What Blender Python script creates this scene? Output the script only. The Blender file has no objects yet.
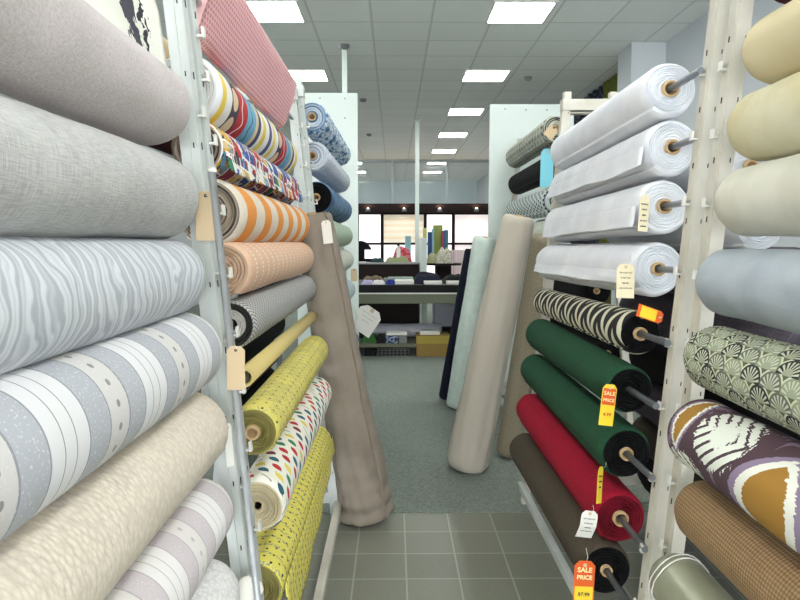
import bpy, bmesh, math, random
from mathutils import Vector, Matrix, noise
PI = math.pi
SC = bpy.context.scene
COL = SC.collection
random.seed(4)

# ------------------------------------------------------------------ camera
EYE = Vector((0, 0, 1.5)); F = 650.0
cam = bpy.data.objects.new('camera', bpy.data.cameras.new('camera'))
COL.objects.link(cam); SC.camera = cam
cam.location = EYE
cam.rotation_euler = (math.radians(90 - 5.1), 0, math.radians(-0.53))
cam.data.sensor_width = 36; cam.data.lens = F / 800 * 36; cam.data.clip_start = .02
RM = cam.rotation_euler.to_matrix()

def P(px, py, Y):
    """world point at distance Y down the aisle seen at that spot of the photo"""
    d = RM @ Vector((px - 400, 300 - py, -F))
    return EYE + d * (Y / d.y)

# ------------------------------------------------------------------ node helpers
class S:
    def __init__(s, b, k): s.b, s.k = b, k
    def _m(s, op, *a, clamp=False):
        n = s.b.nt.nodes.new('ShaderNodeMath'); n.operation = op; n.use_clamp = clamp
        for i, x in enumerate((s,) + a):
            if isinstance(x, S): s.b.nt.links.new(x.k, n.inputs[i])
            else: n.inputs[i].default_value = x
        return S(s.b, n.outputs[0])
    def __add__(s, o): return s._m('ADD', o)
    __radd__ = __add__
    def __sub__(s, o): return s._m('SUBTRACT', o)
    def __rsub__(s, o): return (s * -1) + o
    def __mul__(s, o): return s._m('MULTIPLY', o)
    __rmul__ = __mul__
    def __truediv__(s, o): return s._m('DIVIDE', o)
    def fract(s): return s._m('FRACT')
    def floor(s): return s._m('FLOOR')
    def sin(s): return s._m('SINE')
    def abs(s): return s._m('ABSOLUTE')
    def sqrt(s): return s._m('SQRT')
    def gt(s, o): return s._m('GREATER_THAN', o)
    def lt(s, o): return s._m('LESS_THAN', o)
    def mod(s, o): return s._m('FLOORED_MODULO', o)
    def atan2(s, o): return s._m('ARCTAN2', o)
    def tri(s): return ((s.fract() - .5).abs() * 2)
    def smooth(s, a, b):
        n = s.b.nt.nodes.new('ShaderNodeMapRange'); n.interpolation_type = 'SMOOTHSTEP'
        s.b.nt.links.new(s.k, n.inputs[0]); n.inputs[1].default_value = a; n.inputs[2].default_value = b
        return S(s.b, n.outputs[0])

def lin(c):
    if isinstance(c, (tuple, list)):
        return tuple(((x / 255) / 12.92 if x / 255 <= .04045 else ((x / 255 + .055) / 1.055) ** 2.4) for x in c[:3]) + (1,)
    return c

class B:
    def __init__(s, nt, coord='UV'):
        s.nt = nt
        tc = nt.nodes.new('ShaderNodeTexCoord')
        s.vec = tc.outputs[coord]
        sp = nt.nodes.new('ShaderNodeSeparateXYZ'); nt.links.new(s.vec, sp.inputs[0])
        s.u, s.v, s.w = (S(s, sp.outputs[i]) for i in range(3))
    def comb(s, x, y, z=0.0):
        n = s.nt.nodes.new('ShaderNodeCombineXYZ')
        for i, a in enumerate((x, y, z)):
            if isinstance(a, S): s.nt.links.new(a.k, n.inputs[i])
            else: n.inputs[i].default_value = a
        return S(s, n.outputs[0])
    def noise(s, scale, detail=2, vec=None, rough=.5):
        n = s.nt.nodes.new('ShaderNodeTexNoise'); n.inputs['Scale'].default_value = scale
        n.inputs['Detail'].default_value = detail; n.inputs['Roughness'].default_value = rough
        s.nt.links.new(vec.k if vec else s.vec, n.inputs['Vector'])
        return S(s, n.outputs[0])
    def voro(s, scale, vec=None, feature='F1', rnd=1.0):
        n = s.nt.nodes.new('ShaderNodeTexVoronoi'); n.feature = feature; n.inputs['Scale'].default_value = scale
        n.inputs['Randomness'].default_value = rnd
        s.nt.links.new(vec.k if vec else s.vec, n.inputs['Vector'])
        return S(s, n.outputs['Distance']), S(s, n.outputs['Color']) if 'Color' in n.outputs else None
    def rand(s, x, y):
        n = s.nt.nodes.new('ShaderNodeTexWhiteNoise'); n.noise_dimensions = '2D'
        s.nt.links.new(s.comb(x, y).k, n.inputs[0]); return S(s, n.outputs[0])
    def mix(s, f, a, c):
        n = s.nt.nodes.new('ShaderNodeMix'); n.data_type = 'RGBA'
        for i, x in ((0, f), (6, a), (7, c)):
            if isinstance(x, S): s.nt.links.new(x.k, n.inputs[i])
            elif i == 0: n.inputs[0].default_value = x
            else: n.inputs[i].default_value = lin(x)
        return S(s, n.outputs[2])
    def ramp(s, f, stops, const=True):
        n = s.nt.nodes.new('ShaderNodeValToRGB'); s.nt.links.new(f.k, n.inputs[0])
        cr = n.color_ramp; cr.interpolation = 'CONSTANT' if const else 'LINEAR'
        while len(cr.elements) < len(stops): cr.elements.new(1)
        for e, (p, c) in zip(cr.elements, stops): e.position = p; e.color = lin(c)
        return S(s, n.outputs[0])
    def ell(s, x, y, cx, cy, rx, ry):
        dx = (x - cx) / rx; dy = (y - cy) / ry
        return (dx * dx + dy * dy).sqrt()

MATS = {}
def mat(name, fn, rough=.9, metal=0, coord='UV', bump=.0, dist=.002, sheen=0, emit=None, alpha=None, trans=0, spec=None):
    if name in MATS: return MATS[name]
    m = bpy.data.materials.new(name); m.use_nodes = True; nt = m.node_tree
    bs = nt.nodes['Principled BSDF']; b = B(nt, coord)
    r = fn(b) if callable(fn) else fn
    h = None
    if isinstance(r, tuple) and len(r) == 2 and isinstance(r[1], S): r, h = r
    if isinstance(r, S): nt.links.new(r.k, bs.inputs['Base Color'])
    else: bs.inputs['Base Color'].default_value = lin(r)
    bs.inputs['Roughness'].default_value = rough; bs.inputs['Metallic'].default_value = metal
    if spec is not None: bs.inputs['Specular IOR Level'].default_value = spec
    if sheen: bs.inputs['Sheen Weight'].default_value = sheen
    if trans: bs.inputs['Transmission Weight'].default_value = trans
    if alpha is not None: bs.inputs['Alpha'].default_value = alpha
    if emit:
        bs.inputs['Emission Color'].default_value = lin(emit[0]); bs.inputs['Emission Strength'].default_value = emit[1]
    if bump and h is not None:
        n = nt.nodes.new('ShaderNodeBump'); n.inputs['Strength'].default_value = bump; n.inputs['Distance'].default_value = dist
        nt.links.new(h.k, n.inputs['Height']); nt.links.new(n.outputs[0], bs.inputs['Normal'])
    MATS[name] = m; return m

def weave(b, n=900):
    return (b.u * n).sin() * .5 + (b.v * n).sin() * .5
def plain(name, c, c2=None, scale=60, rough=.92, bump=.25, sheen=0, spec=.25):
    c2 = c2 or tuple(int(x * .88) for x in c)
    def f(b):
        n = b.noise(scale, 4)
        return b.mix(n.smooth(.35, .65), c2, c), b.noise(260, 2) + b.noise(18, 2) * 1.5
    return mat(name, f, rough=rough, bump=bump, dist=.003, sheen=sheen, spec=spec)

# ------------------------------------------------------------------ fabric materials
def f_linen(c1, c2, su=60, sv=420):
    def f(b):
        n = b.noise(1, 3, b.comb(b.u * sv, b.v * su)) * .5 + b.noise(1, 3, b.comb(b.u * su, b.v * sv)) * .5
        big = b.noise(7, 2)
        return b.mix((n * .8 + big * .2).smooth(.38, .62), c2, c1), n
    return f
M_rose_linen = mat('rose_grey_linen', f_linen((212, 203, 203), (190, 182, 182), 120, 320), bump=.35)
M_grey_linen = mat('grey_slub_linen', f_linen((204, 204, 202), (170, 170, 169), 35, 500), bump=.45)
def f_moire(b):
    n = b.noise(1, 3, b.comb(b.u * 5, b.v * 4.5)); n2 = b.noise(1, 2, b.comb(b.u * 60, b.v * 5))
    w = ((b.u * 30 + n * 7.5 + n2 * .3) * PI * 2).sin()
    w2 = ((b.u * 68 + n * 15) * PI * 2).sin()
    return b.mix((w * .3 + w2 * .25 + .5).smooth(.15, .85), (178, 183, 191), (216, 219, 224)), b.noise(300, 2)
M_moire = mat('moire_weave', f_moire, rough=.75, bump=.15)
def f_bands(base, dark, light, line, dot, per=.17):
    def f(b):
        x = (b.u / per + .1).fract()
        col = b.ramp(x, [(0, base), (.02, line), (.035, dark), (.235, line), (.25, light), (.46, line), (.475, dark), (.68, line), (.695, base), (.80, line), (.808, base), (.9, line), (.908, base)])
        speck = b.noise(240, 2).gt(.63)
        col = b.mix(speck * x.gt(.035) * x.lt(.68) * .6, col, base)
        d = b.ell(x, (b.v / .032).fract(), .355, .5, .018, .17).lt(1)
        return b.mix(d, col, dot), b.noise(350, 2)
    return f
M_band_grey = mat('grey_band_stripe', f_bands((226, 226, 228), (180, 183, 190), (212, 210, 208), (150, 152, 160), (150, 146, 144), .27), bump=.15)
M_band_lilac = mat('lilac_band_stripe', f_bands((236, 234, 234), (208, 200, 204), (226, 222, 220), (186, 180, 184), (196, 190, 196), .25), bump=.15)
def f_cream(b):
    d, _ = b.voro(115, b.comb(b.u * 1.0, b.v * .75), 'F1')
    return b.mix(d.smooth(.1, .8), (226, 216, 200), (212, 202, 186)), d * -1
M_cream_pebble = mat('cream_pebble_weave', f_cream, bump=.5, dist=.003)
def f_whitebump(b):
    d, _ = b.voro(110)
    return b.mix(d.smooth(.1, .9), (238, 237, 236), (216, 215, 215)), d * -1
M_white_pebble = mat('white_pebble_weave', f_whitebump, bump=.5, dist=.003)
def f_honey(b):
    s = .014
    row = (b.v / s).floor(); x = (b.u / .02 + row.mod(2.0) * .5).fract(); y = (b.v / s).fract()
    d = b.ell(x, y, .5, .5, .36, .36)
    return b.mix(d.lt(1), (236, 188, 190), (205, 138, 146)), d
M_honey = mat('pink_honeycomb', f_honey, bump=.3)
def f_scarf(b):
    wob = b.noise(9, 2) * .02
    x = (b.u / .73 + wob - .01).fract()
    col = b.ramp(x, [(0, (232, 232, 238)), (.04, (236, 208, 84)), (.1, (240, 238, 236)), (.18, (64, 52, 66)), (.30, (190, 40, 46)), (.45, (112, 172, 204)), (.62, (222, 204, 160)), (.67, (70, 72, 110)), (.73, (240, 238, 230)), (.78, (236, 208, 84)), (.85, (240, 238, 236)), (.93, (84, 84, 124))])
    oval = b.ell((x - .18) / .12, (b.v / .085).fract(), .5, .5, .36, .4).lt(1)
    col = b.mix(oval * x.gt(.18) * x.lt(.30), col, (226, 196, 160))
    sq = (x - .37 - (b.v * 75).sin() * .022).abs().lt(.007)
    col = b.mix(sq, col, (240, 226, 226))
    sq2 = (x - .53 - (b.v * 95).sin() * .03 * b.noise(12, 1)).abs().lt(.006)
    return b.mix(sq2, col, (30, 50, 90)), b.noise(200)
M_scarf = mat('bold_scarf_print', f_scarf, bump=.1, rough=.8)
def f_comic(b):
    a = b.u * .99 + b.v * .1; c = b.v * .99 - b.u * .1
    j = (a / .10).floor(); cc = c / .09 + j.mod(2.0) * .45; i = cc.floor()
    fx = (a / .10).fract(); fy = cc.fract()
    r = b.rand(j, i)
    pal = [(0, (52, 84, 168)), (.14, (225, 178, 60)), (.26, (230, 228, 222)), (.4, (150, 60, 92)), (.5, (226, 200, 150)), (.62, (48, 46, 52)), (.7, (40, 120, 84)), (.78, (112, 160, 200)), (.9, (198, 44, 48))]
    bg = b.ramp(r, pal)
    n = b.noise(1, 3, b.comb(a * 22, c * 20)); n2 = b.noise(1, 2, b.comb(a * 16 + 7.0, c * 30))
    col = b.mix(n.gt(.55), bg, b.ramp((r + .37).fract(), pal))
    col = b.mix(n2.gt(.6), col, b.ramp((r + .71).fract(), pal))
    col = b.mix((n - .55).abs().lt(.012), col, (26, 24, 30))
    edge = ((fx - .5).abs().gt(.45) + (fy - .5).abs().gt(.465)).gt(.5)
    return b.mix(edge, col, (240, 240, 238)), b.noise(200)
M_comic = mat('comic_panel_print', f_comic, bump=.1, rough=.8)
def f_orange(b):
    x = (b.u / .235 + .68 + b.noise(20, 1) * .03).fract()
    n = b.noise(120, 2)
    return b.mix((x - .5).abs().smooth(.235, .25), b.mix(n, (238, 160, 74), (224, 140, 56)), b.mix(n, (232, 222, 206), (214, 202, 186))), weave(b)
M_orange = mat('orange_white_stripe', f_orange, bump=.2)
def f_peach(b):
    x = (b.u / .085).fract(); y = (b.v / .012).fract()
    d = b.ell(x, y, .5, .5, .09, .33).lt(1)
    return b.mix(d, b.mix(b.noise(90, 2), (228, 192, 164), (214, 176, 148)), (246, 222, 200)), b.noise(260, 2)
M_peach = mat('peach_dotted_weave', f_peach, bump=.3)
def f_chev(b):
    z = (b.v / .012 + (b.u / .03).tri() * 1.0).fract()
    return b.mix((z - .5).abs().smooth(.15, .35), (122, 122, 122), (188, 187, 184)), z
M_chev = mat('grey_herringbone', f_chev, bump=.35)
def f_yellow(b):
    s = .03; su = .052
    row = (b.v / s).floor(); x = (b.u / su + row.mod(2.0) * .5).fract(); y = (b.v / s).fract()
    d = b.ell(x, y, .5, .5, .09, .13).lt(1)
    r = b.rand((b.u / su + row.mod(2.0) * .5).floor(), row)
    ln = (((x - .1) - (y - .5).abs() * .9).abs().lt(.05)) * r.gt(.25)
    base = b.mix(b.noise(14, 2).smooth(.4, .6), (220, 208, 108), (204, 196, 104))
    base = b.mix(ln, base, (160, 150, 132))
    return b.mix(d, base, (70, 58, 66)), b.noise(260)
M_yellow = mat('yellow_sprig_print', f_yellow, bump=.15)
def f_yellow2(b):
    s = .026; su = .042
    row = (b.v / s).floor(); x = (b.u / su + row.mod(2.0) * .5).fract(); y = (b.v / s).fract()
    d = b.ell(x, y, .5, .5, .11, .16).lt(1)
    wv = (b.u + b.noise(30, 1) * .02) / .05
    sc = (wv.fract() - .5).abs().lt(.13) * (b.noise(120, 2).gt(.5))
    base = b.mix(sc, (222, 212, 100), (154, 150, 126))
    return b.mix(d, base, (60, 50, 60)), b.noise(260)
M_yellow2 = mat('yellow_dot_and_vine_print', f_yellow2, bump=.15)
def f_leaf(b):
    u2 = b.u * .8 + b.v * .6; v2 = b.v * .8 - b.u * .6
    s1, s2 = .056, .046
    row = (v2 / s2).floor(); xx = u2 / s1 + row.mod(2.0) * .5; x = xx.fract(); y = (v2 / s2).fract()
    r = b.rand(xx.floor(), row)
    d = b.ell(x, y, .5, .5, .24, .40).lt(1) * r.gt(.12)
    col = b.ramp(r, [(0, (190, 40, 46)), (.42, (34, 96, 110)), (.66, (52, 128, 88)), (.8, (226, 208, 90)), (.9, (120, 40, 70))])
    stem = (x - .5).abs().lt(.03)
    return b.mix(d, b.mix(stem, (238, 236, 226), (110, 70, 70)), col), b.noise(200)
M_leaf = mat('leaf_sprig_print', f_leaf, bump=.1)
def f_zig(b):
    z = ((b.v + (b.u / .165).tri() * .19) / .155).fract()
    return b.mix((z - .5).abs().smooth(.28, .30), (12, 11, 13), (208, 204, 180)), b.noise(300)
M_zig = mat('black_cream_zigzag', f_zig, bump=.1)
def f_scallop(b):
    pu, h = .070, .036
    row = (b.v / h).floor(); xx = b.u / pu + row.mod(2.0) * .5; fx = (xx.fract() - .5) * pu; fy = (b.v / h).fract() * h
    d = (fx * fx + fy * fy).sqrt() / .038; a = fy.atan2(fx)
    r = (xx.floor() * 1.0 + row * 2).mod(3.0)
    rays = (a * 17).sin().gt(.0)
    dk = b.ramp(r / 3 + .05, [(0, (38, 38, 36)), (.34, (138, 146, 120)), (.67, (96, 100, 88))])
    lt = (188, 192, 170)
    col = b.mix(rays, lt, dk)
    col = b.mix(d.lt(.42), col, (150, 156, 132)); col = b.mix(d.gt(.86), col, dk)
    col = b.mix(d.gt(1.0), col, (196, 200, 170)); col = b.mix(d.gt(1.12), col, (88, 92, 72))
    return col, b.noise(300)
M_scallop = mat('green_scallop_fan_print', f_scallop, bump=.1)
def f_ikat(b):
    jag = (b.noise(1, 3, b.comb(b.u * 26, b.v * 170)) - .5)
    jag2 = (b.noise(1, 3, b.comb(b.u * 170, b.v * 40)) - .5)
    e = 1.5 - b.u; v = b.v + jag * .02
    e = e + jag * .022 + jag2 * .006
    base = b.mix(b.noise(1, 2, b.comb(b.u * 34, b.v * 13)).gt(.64), (78, 56, 64), (128, 106, 128))
    def almond(col, ce, cv, he, hv):
        d = ((e - ce) / he + ((v - cv) * 9).sin() * -.3).abs() + ((v - cv) / hv) * ((v - cv) / hv)
        col = b.mix(d.lt(1.75), col, (140, 124, 148)); col = b.mix(d.lt(1.4), col, (228, 228, 216))
        return b.mix(d.lt(1.0), col, (160, 118, 44))
    def feather(col, ce, cv, he, hv):
        d = b.ell(e, v, ce, cv, he, hv) + jag2 * .5
        st = (((e - ce) * 150 + (v - cv).abs() * 190).sin().gt(.55)) * d.gt(.42)
        return b.mix(d.lt(1), col, b.mix(st, (224, 228, 216), (72, 54, 60)))
    col = feather(base, .245, .50, .10, .085)
    col = feather(col, .10, .36, .09, .05)
    col = feather(col, .70, .46, .12, .08)
    col = almond(col, .075, .50, .026, .085)
    col = almond(col, .45, .41, .07, .10)
    col = almond(col, .98, .46, .08, .1)
    return b.mix(e.lt(.012), col, (232, 232, 226)), b.noise(300)
M_ikat = mat('maroon_mustard_ikat', f_ikat, bump=.1)
def f_brownw(b):
    w = (b.u * 700).sin() * .5 + (b.v * 700).sin() * .5
    return b.mix((w + b.noise(40, 2)).smooth(0, 1), (120, 94, 62), (160, 130, 92)), w
M_brownw = mat('brown_basket_weave', f_brownw, bump=.5, rough=.8)
M_satin = mat('champagne_satin', lambda b: (b.mix(b.noise(9, 2), (142, 146, 122), (176, 178, 156)), b.noise(9, 3)), rough=.34, metal=.35, bump=.35, dist=.01)
M_ivory = plain('ivory_cloth', (208, 196, 160), (198, 182, 138), 4, .8)
M_paleyellow = plain('pale_yellow_cloth', (210, 206, 178), (196, 186, 146), 5, .7)
M_ecru = plain('ecru_cloth', (208, 206, 192), (198, 196, 180), 6, .8)
M_bluegrey = plain('blue_grey_sateen', (166, 174, 180), (154, 162, 170), 8, .6)
M_maroon = plain('dark_maroon_cloth', (78, 34, 40))
M_plum = plain('plum_grey_cloth', (98, 92, 104))
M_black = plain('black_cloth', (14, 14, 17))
M_white = plain('white_voile', (229, 231, 235), (218, 221, 227), 6, .75, .3)
M_green = plain('forest_green_felt', (38, 80, 56), (30, 68, 47), 160, .98, .4, .0)
M_red = plain('crimson_felt', (166, 22, 50), (140, 16, 40), 160, .98, .4, .0)
M_brown = plain('dark_taupe_cloth', (84, 76, 64), (72, 64, 54), 120)
M_taupe = plain('warm_grey_cotton', (146, 136, 124), (138, 128, 116), 9, .9, .3)
M_oat = plain('oatmeal_cotton', (192, 184, 170), (186, 178, 164), 220, .92, .35)
M_olive = plain('olive_taupe_cotton', (150, 140, 120), (138, 128, 108), 90)
M_mint = plain('mint_cloth', (214, 226, 218), (204, 218, 208), 14)
M_navy = plain('navy_cloth', (24, 28, 44), (18, 22, 34))
M_palegreen = plain('pale_green_cloth', (186, 206, 182)); M_offwhite = plain('off_white_cloth', (224, 226, 214))
M_iceblue = plain('ice_blue_cloth', (196, 212, 220)); M_lining = plain('white_lining', (226, 224, 222), None, 60)
def f_denim(b):
    n = b.noise(14, 4); return b.mix(n.smooth(.3, .7), (58, 88, 124), (108, 142, 176)), n
M_denim = mat('mottled_denim', f_denim, bump=.3)
def f_aqua(b):
    n = b.noise(1, 4, b.comb(b.u * 9, b.v * 30), .6)
    return b.ramp(n, [(0, (52, 92, 132)), (.42, (130, 166, 196)), (.5, (220, 228, 234)), (.58, (92, 132, 168)), (.66, (230, 234, 238))]), n
M_aqua = mat('blue_watercolour_print', f_aqua)
def f_feather(b):
    z = (b.v / .05 + (b.u / .06).tri() * 1.5).fract(); n = b.noise(60, 2)
    return b.mix((z - .5).abs().gt(.3) * n.gt(.42), (222, 226, 232), (140, 152, 176)), n
M_feather = mat('pale_feather_print', f_feather)
def f_aztec(b):
    z = (b.v / .05 + (b.u / .035).tri() * .7).fract(); y = (b.u / .1).fract()
    k = (z.gt(.5) * y.lt(.6) + (b.u * 300).sin().gt(0) * y.gt(.7)).gt(.5)
    return b.mix(k, (206, 208, 192), (58, 62, 60)), z
M_aztec = mat('black_ecru_tribal_print', f_aztec)
def f_dash(b):
    x = (b.u / .06).fract(); y = (b.v / .035 + (b.u / .06).floor().mod(2.0) * .5).fract()
    k = (x - .5).abs().lt(.28) * (y - .5).abs().lt(.28)
    return b.mix(k, (206, 214, 212), (44, 56, 66)), x
M_dash = mat('grey_dash_print', f_dash)
def f_floral(b):
    n = b.noise(9, 5, None, .65); c = b.ell(b.u, b.v, .34, .13, .09, .17)
    k = (n + c * -.12 + .06).gt(.49)
    ink = b.mix(k * c.lt(1.25), (232, 232, 222), (64, 62, 78))
    c2 = b.ell(b.u, b.v, .44, .12, .03, .14); k2 = (b.noise(40, 3) - c2 * .12).gt(.46)
    return b.mix(k2 * c2.lt(1), ink, (44, 42, 56)), n
M_floral = mat('cream_ink_print', f_floral)
M_fuzz = mat('dark_frayed_ends', lambda b: (b.mix(b.noise(160, 3).smooth(.4, .6), (60, 52, 50), (176, 160, 144)), b.noise(120, 2)), bump=1, dist=.006)

# other materials
def f_kraft(b): return b.mix(b.noise(50, 3), (196, 168, 128), (178, 148, 108)), b.noise(80)
M_card = mat('kraft_cardboard', f_kraft, coord='Object', bump=.1)
M_card_in = mat('tube_inside', (60, 50, 42))
M_steel = mat('galvanised_steel', lambda b: b.mix(b.noise(30, 2), (186, 190, 194), (214, 218, 222)), rough=.3, metal=.55, coord='Object')
M_darksteel = mat('dull_steel', (150, 156, 162), rough=.35, metal=.6)
M_rack = mat('ivory_enamel', lambda b: (b.mix(b.noise(6, 3).smooth(.3, .7), (206, 202, 190), (190, 186, 172)), b.noise(40)), rough=.5, coord='Object', bump=.05)
M_rackl = mat('pale_enamel', lambda b: (b.mix(b.noise(6, 3).smooth(.3, .7), (206, 210, 208), (190, 196, 192)), b.noise(40)), rough=.5, coord='Object', bump=.05)
M_hook = mat('white_plastic', (226, 226, 220), rough=.45)
M_slot = mat('slot_shadow_and_black_goods', (22, 22, 24))  # own black of bins, boxes and caps; on posts, painted shade of the slots
M_panel = mat('pale_green_white_laminate', lambda b: b.mix(b.noise(2, 2), (222, 232, 226), (212, 224, 218)), rough=.35, coord='Object')
M_tagcream = mat('cream_tag_card', lambda b: b.mix(b.noise(40, 2), (226, 216, 184), (214, 204, 170)), coord='Object')
M_tagwhite = mat('white_tag_card', (232, 230, 222)); M_tagkraft = mat('manila_tag_card', (206, 184, 150))
M_tagorange = mat('orange_tag_card', (214, 92, 34)); M_tagyellow = mat('yellow_tag_card', (232, 200, 50)); M_tagred = mat('red_print', (186, 44, 26))
M_ink = mat('pen_ink', (50, 48, 56)); M_string = mat('white_string', (214, 212, 206)); M_teal = mat('light_blue_card', (124, 196, 212))
M_cream_txt = mat('cream_lettering', (246, 226, 170))
M_dkwood = mat('dark_walnut', lambda b: b.mix(b.noise(1, 3, b.comb(b.u * 3, b.v * 30, b.w * 30)), (26, 16, 16), (40, 25, 24)), rough=.6, spec=.2, coord='Object')
M_blackgloss = mat('black_table_top', (10, 12, 12), rough=.55, spec=.25)
M_olivepaint = mat('olive_table_frame', (104, 108, 88), rough=.6)
M_ltgreen = mat('pale_green_paint', (176, 190, 180), rough=.6)

# ------------------------------------------------------------------ object helpers
def mesh_obj(name, bm, m, parent=None, smooth=False, loc=None, mats=None):
    if loc is not None:
        bmesh.ops.translate(bm, verts=bm.verts, vec=-Vector(loc))
    me = bpy.data.meshes.new(name); bm.normal_update(); bm.to_mesh(me); bm.free()
    for x in (mats or [m]): me.materials.append(x)
    if smooth:
        for p in me.polygons: p.use_smooth = True
    o = bpy.data.objects.new(name, me); COL.objects.link(o)
    if loc is not None: o.location = loc
    if parent: o.parent = parent
    return o
def tag(o, label, cat, group=None, kind=None):
    if label: o['label'] = label
    if cat: o['category'] = cat
    if group: o['group'] = group
    if kind: o['kind'] = kind
    return o
def thing(name, label, cat, loc, group=None):
    o = bpy.data.objects.new(name, None); COL.objects.link(o); o.location = loc
    o.empty_display_size = .05
    return tag(o, label, cat, group)
def struct(name, bm, m, parent=None, **k):
    o = mesh_obj(name, bm, m, parent, **k)
    o['kind'] = 'structure'; return o
def box(bm, x0, x1, y0, y1, z0, z1, bev=0, mi=0):
    vs = [bm.verts.new((x, y, z)) for x in (x0, x1) for y in (y0, y1) for z in (z0, z1)]
    fs = [bm.faces.new([vs[i] for i in q]) for q in ((0, 1, 3, 2), (4, 6, 7, 5), (0, 4, 5, 1), (2, 3, 7, 6), (0, 2, 6, 4), (1, 5, 7, 3))]
    for f in fs: f.material_index = mi
    if bev:
        es = {e for f in fs for e in f.edges}
        r = bmesh.ops.bevel(bm, geom=list(es), offset=bev, segments=2, affect='EDGES', profile=.5)
        for f in r['faces']: f.material_index = mi
    return vs
def obox(bm, c, ax, ay, az, mi=0, bev=0):
    """box from centre and three half vectors"""
    c = Vector(c); ax, ay, az = Vector(ax), Vector(ay), Vector(az)
    vs = box(bm, -1, 1, -1, 1, -1, 1, 0, mi) if not bev else None
    if bev:
        n0 = len(bm.verts); bm.verts.ensure_lookup_table()
        lx, ly, lz = ax.length, ay.length, az.length
        box(bm, -lx, lx, -ly, ly, -lz, lz, bev, mi); bm.verts.ensure_lookup_table()
        ux, uy, uz = ax.normalized(), ay.normalized(), az.normalized()
        for v in bm.verts[n0:]: v.co = c + ux * v.co.x + uy * v.co.y + uz * v.co.z
    else:
        for v in vs: v.co = c + ax * v.co.x + ay * v.co.y + az * v.co.z
def tube(bm, pts, r, n=10, cap=True, mi=0):
    pts = [Vector(p) for p in pts]; rings = []
    for i, p in enumerate(pts):
        t = (pts[min(i + 1, len(pts) - 1)] - pts[max(i - 1, 0)]).normalized()
        a = t.cross(Vector((0, 0, 1)) if abs(t.z) < .9 else Vector((1, 0, 0))).normalized(); c = t.cross(a)
        rr = r[i] if isinstance(r, (list, tuple)) else r
        rings.append([bm.verts.new(p + a * math.cos(k * 2 * PI / n) * rr + c * math.sin(k * 2 * PI / n) * rr) for k in range(n)])
    for i in range(len(rings) - 1):
        for k in range(n):
            f = bm.faces.new((rings[i][k], rings[i][(k + 1) % n], rings[i + 1][(k + 1) % n], rings[i + 1][k])); f.smooth = True; f.material_index = mi
    if cap:
        for rg, fl in ((rings[0], 1), (rings[-1], 0)):
            f = bm.faces.new(rg[::-1] if not fl else rg); f.material_index = mi
def ring_tube(bm, A, Bp, r0, r1, n=24):
    """hollow tube from A to B with wall between r0 and r1"""
    A, Bp = Vector(A), Vector(Bp); t = (Bp - A).normalized()
    a = t.cross(Vector((0, 0, 1)) if abs(t.z) < .9 else Vector((1, 0, 0))).normalized(); c = t.cross(a)
    def rg(p, r): return [bm.verts.new(p + a * math.cos(k * 2 * PI / n) * r + c * math.sin(k * 2 * PI / n) * r) for k in range(n)]
    L = [rg(A, r1), rg(Bp, r1), rg(Bp, r0), rg(A, r0)]
    for i in range(4):
        for k in range(n):
            q = (L[i][k], L[i][(k + 1) % n], L[(i + 1) % 4][(k + 1) % n], L[(i + 1) % 4][k])
            bm.faces.new(q).smooth = i in (0, 2)

def nz(x, y, z): return noise.noise(Vector((x, y, z)))

def roll_frame(A, Bp):
    t = (Bp - A).normalized()
    up = Vector((0, 0, 1)) if abs(t.z) < .85 else Vector((0, -1, 0))
    side = t.cross(up).normalized(); up = side.cross(t).normalized()
    return t, side, up      # for t=+Y: side=+X, up=+Z

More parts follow.
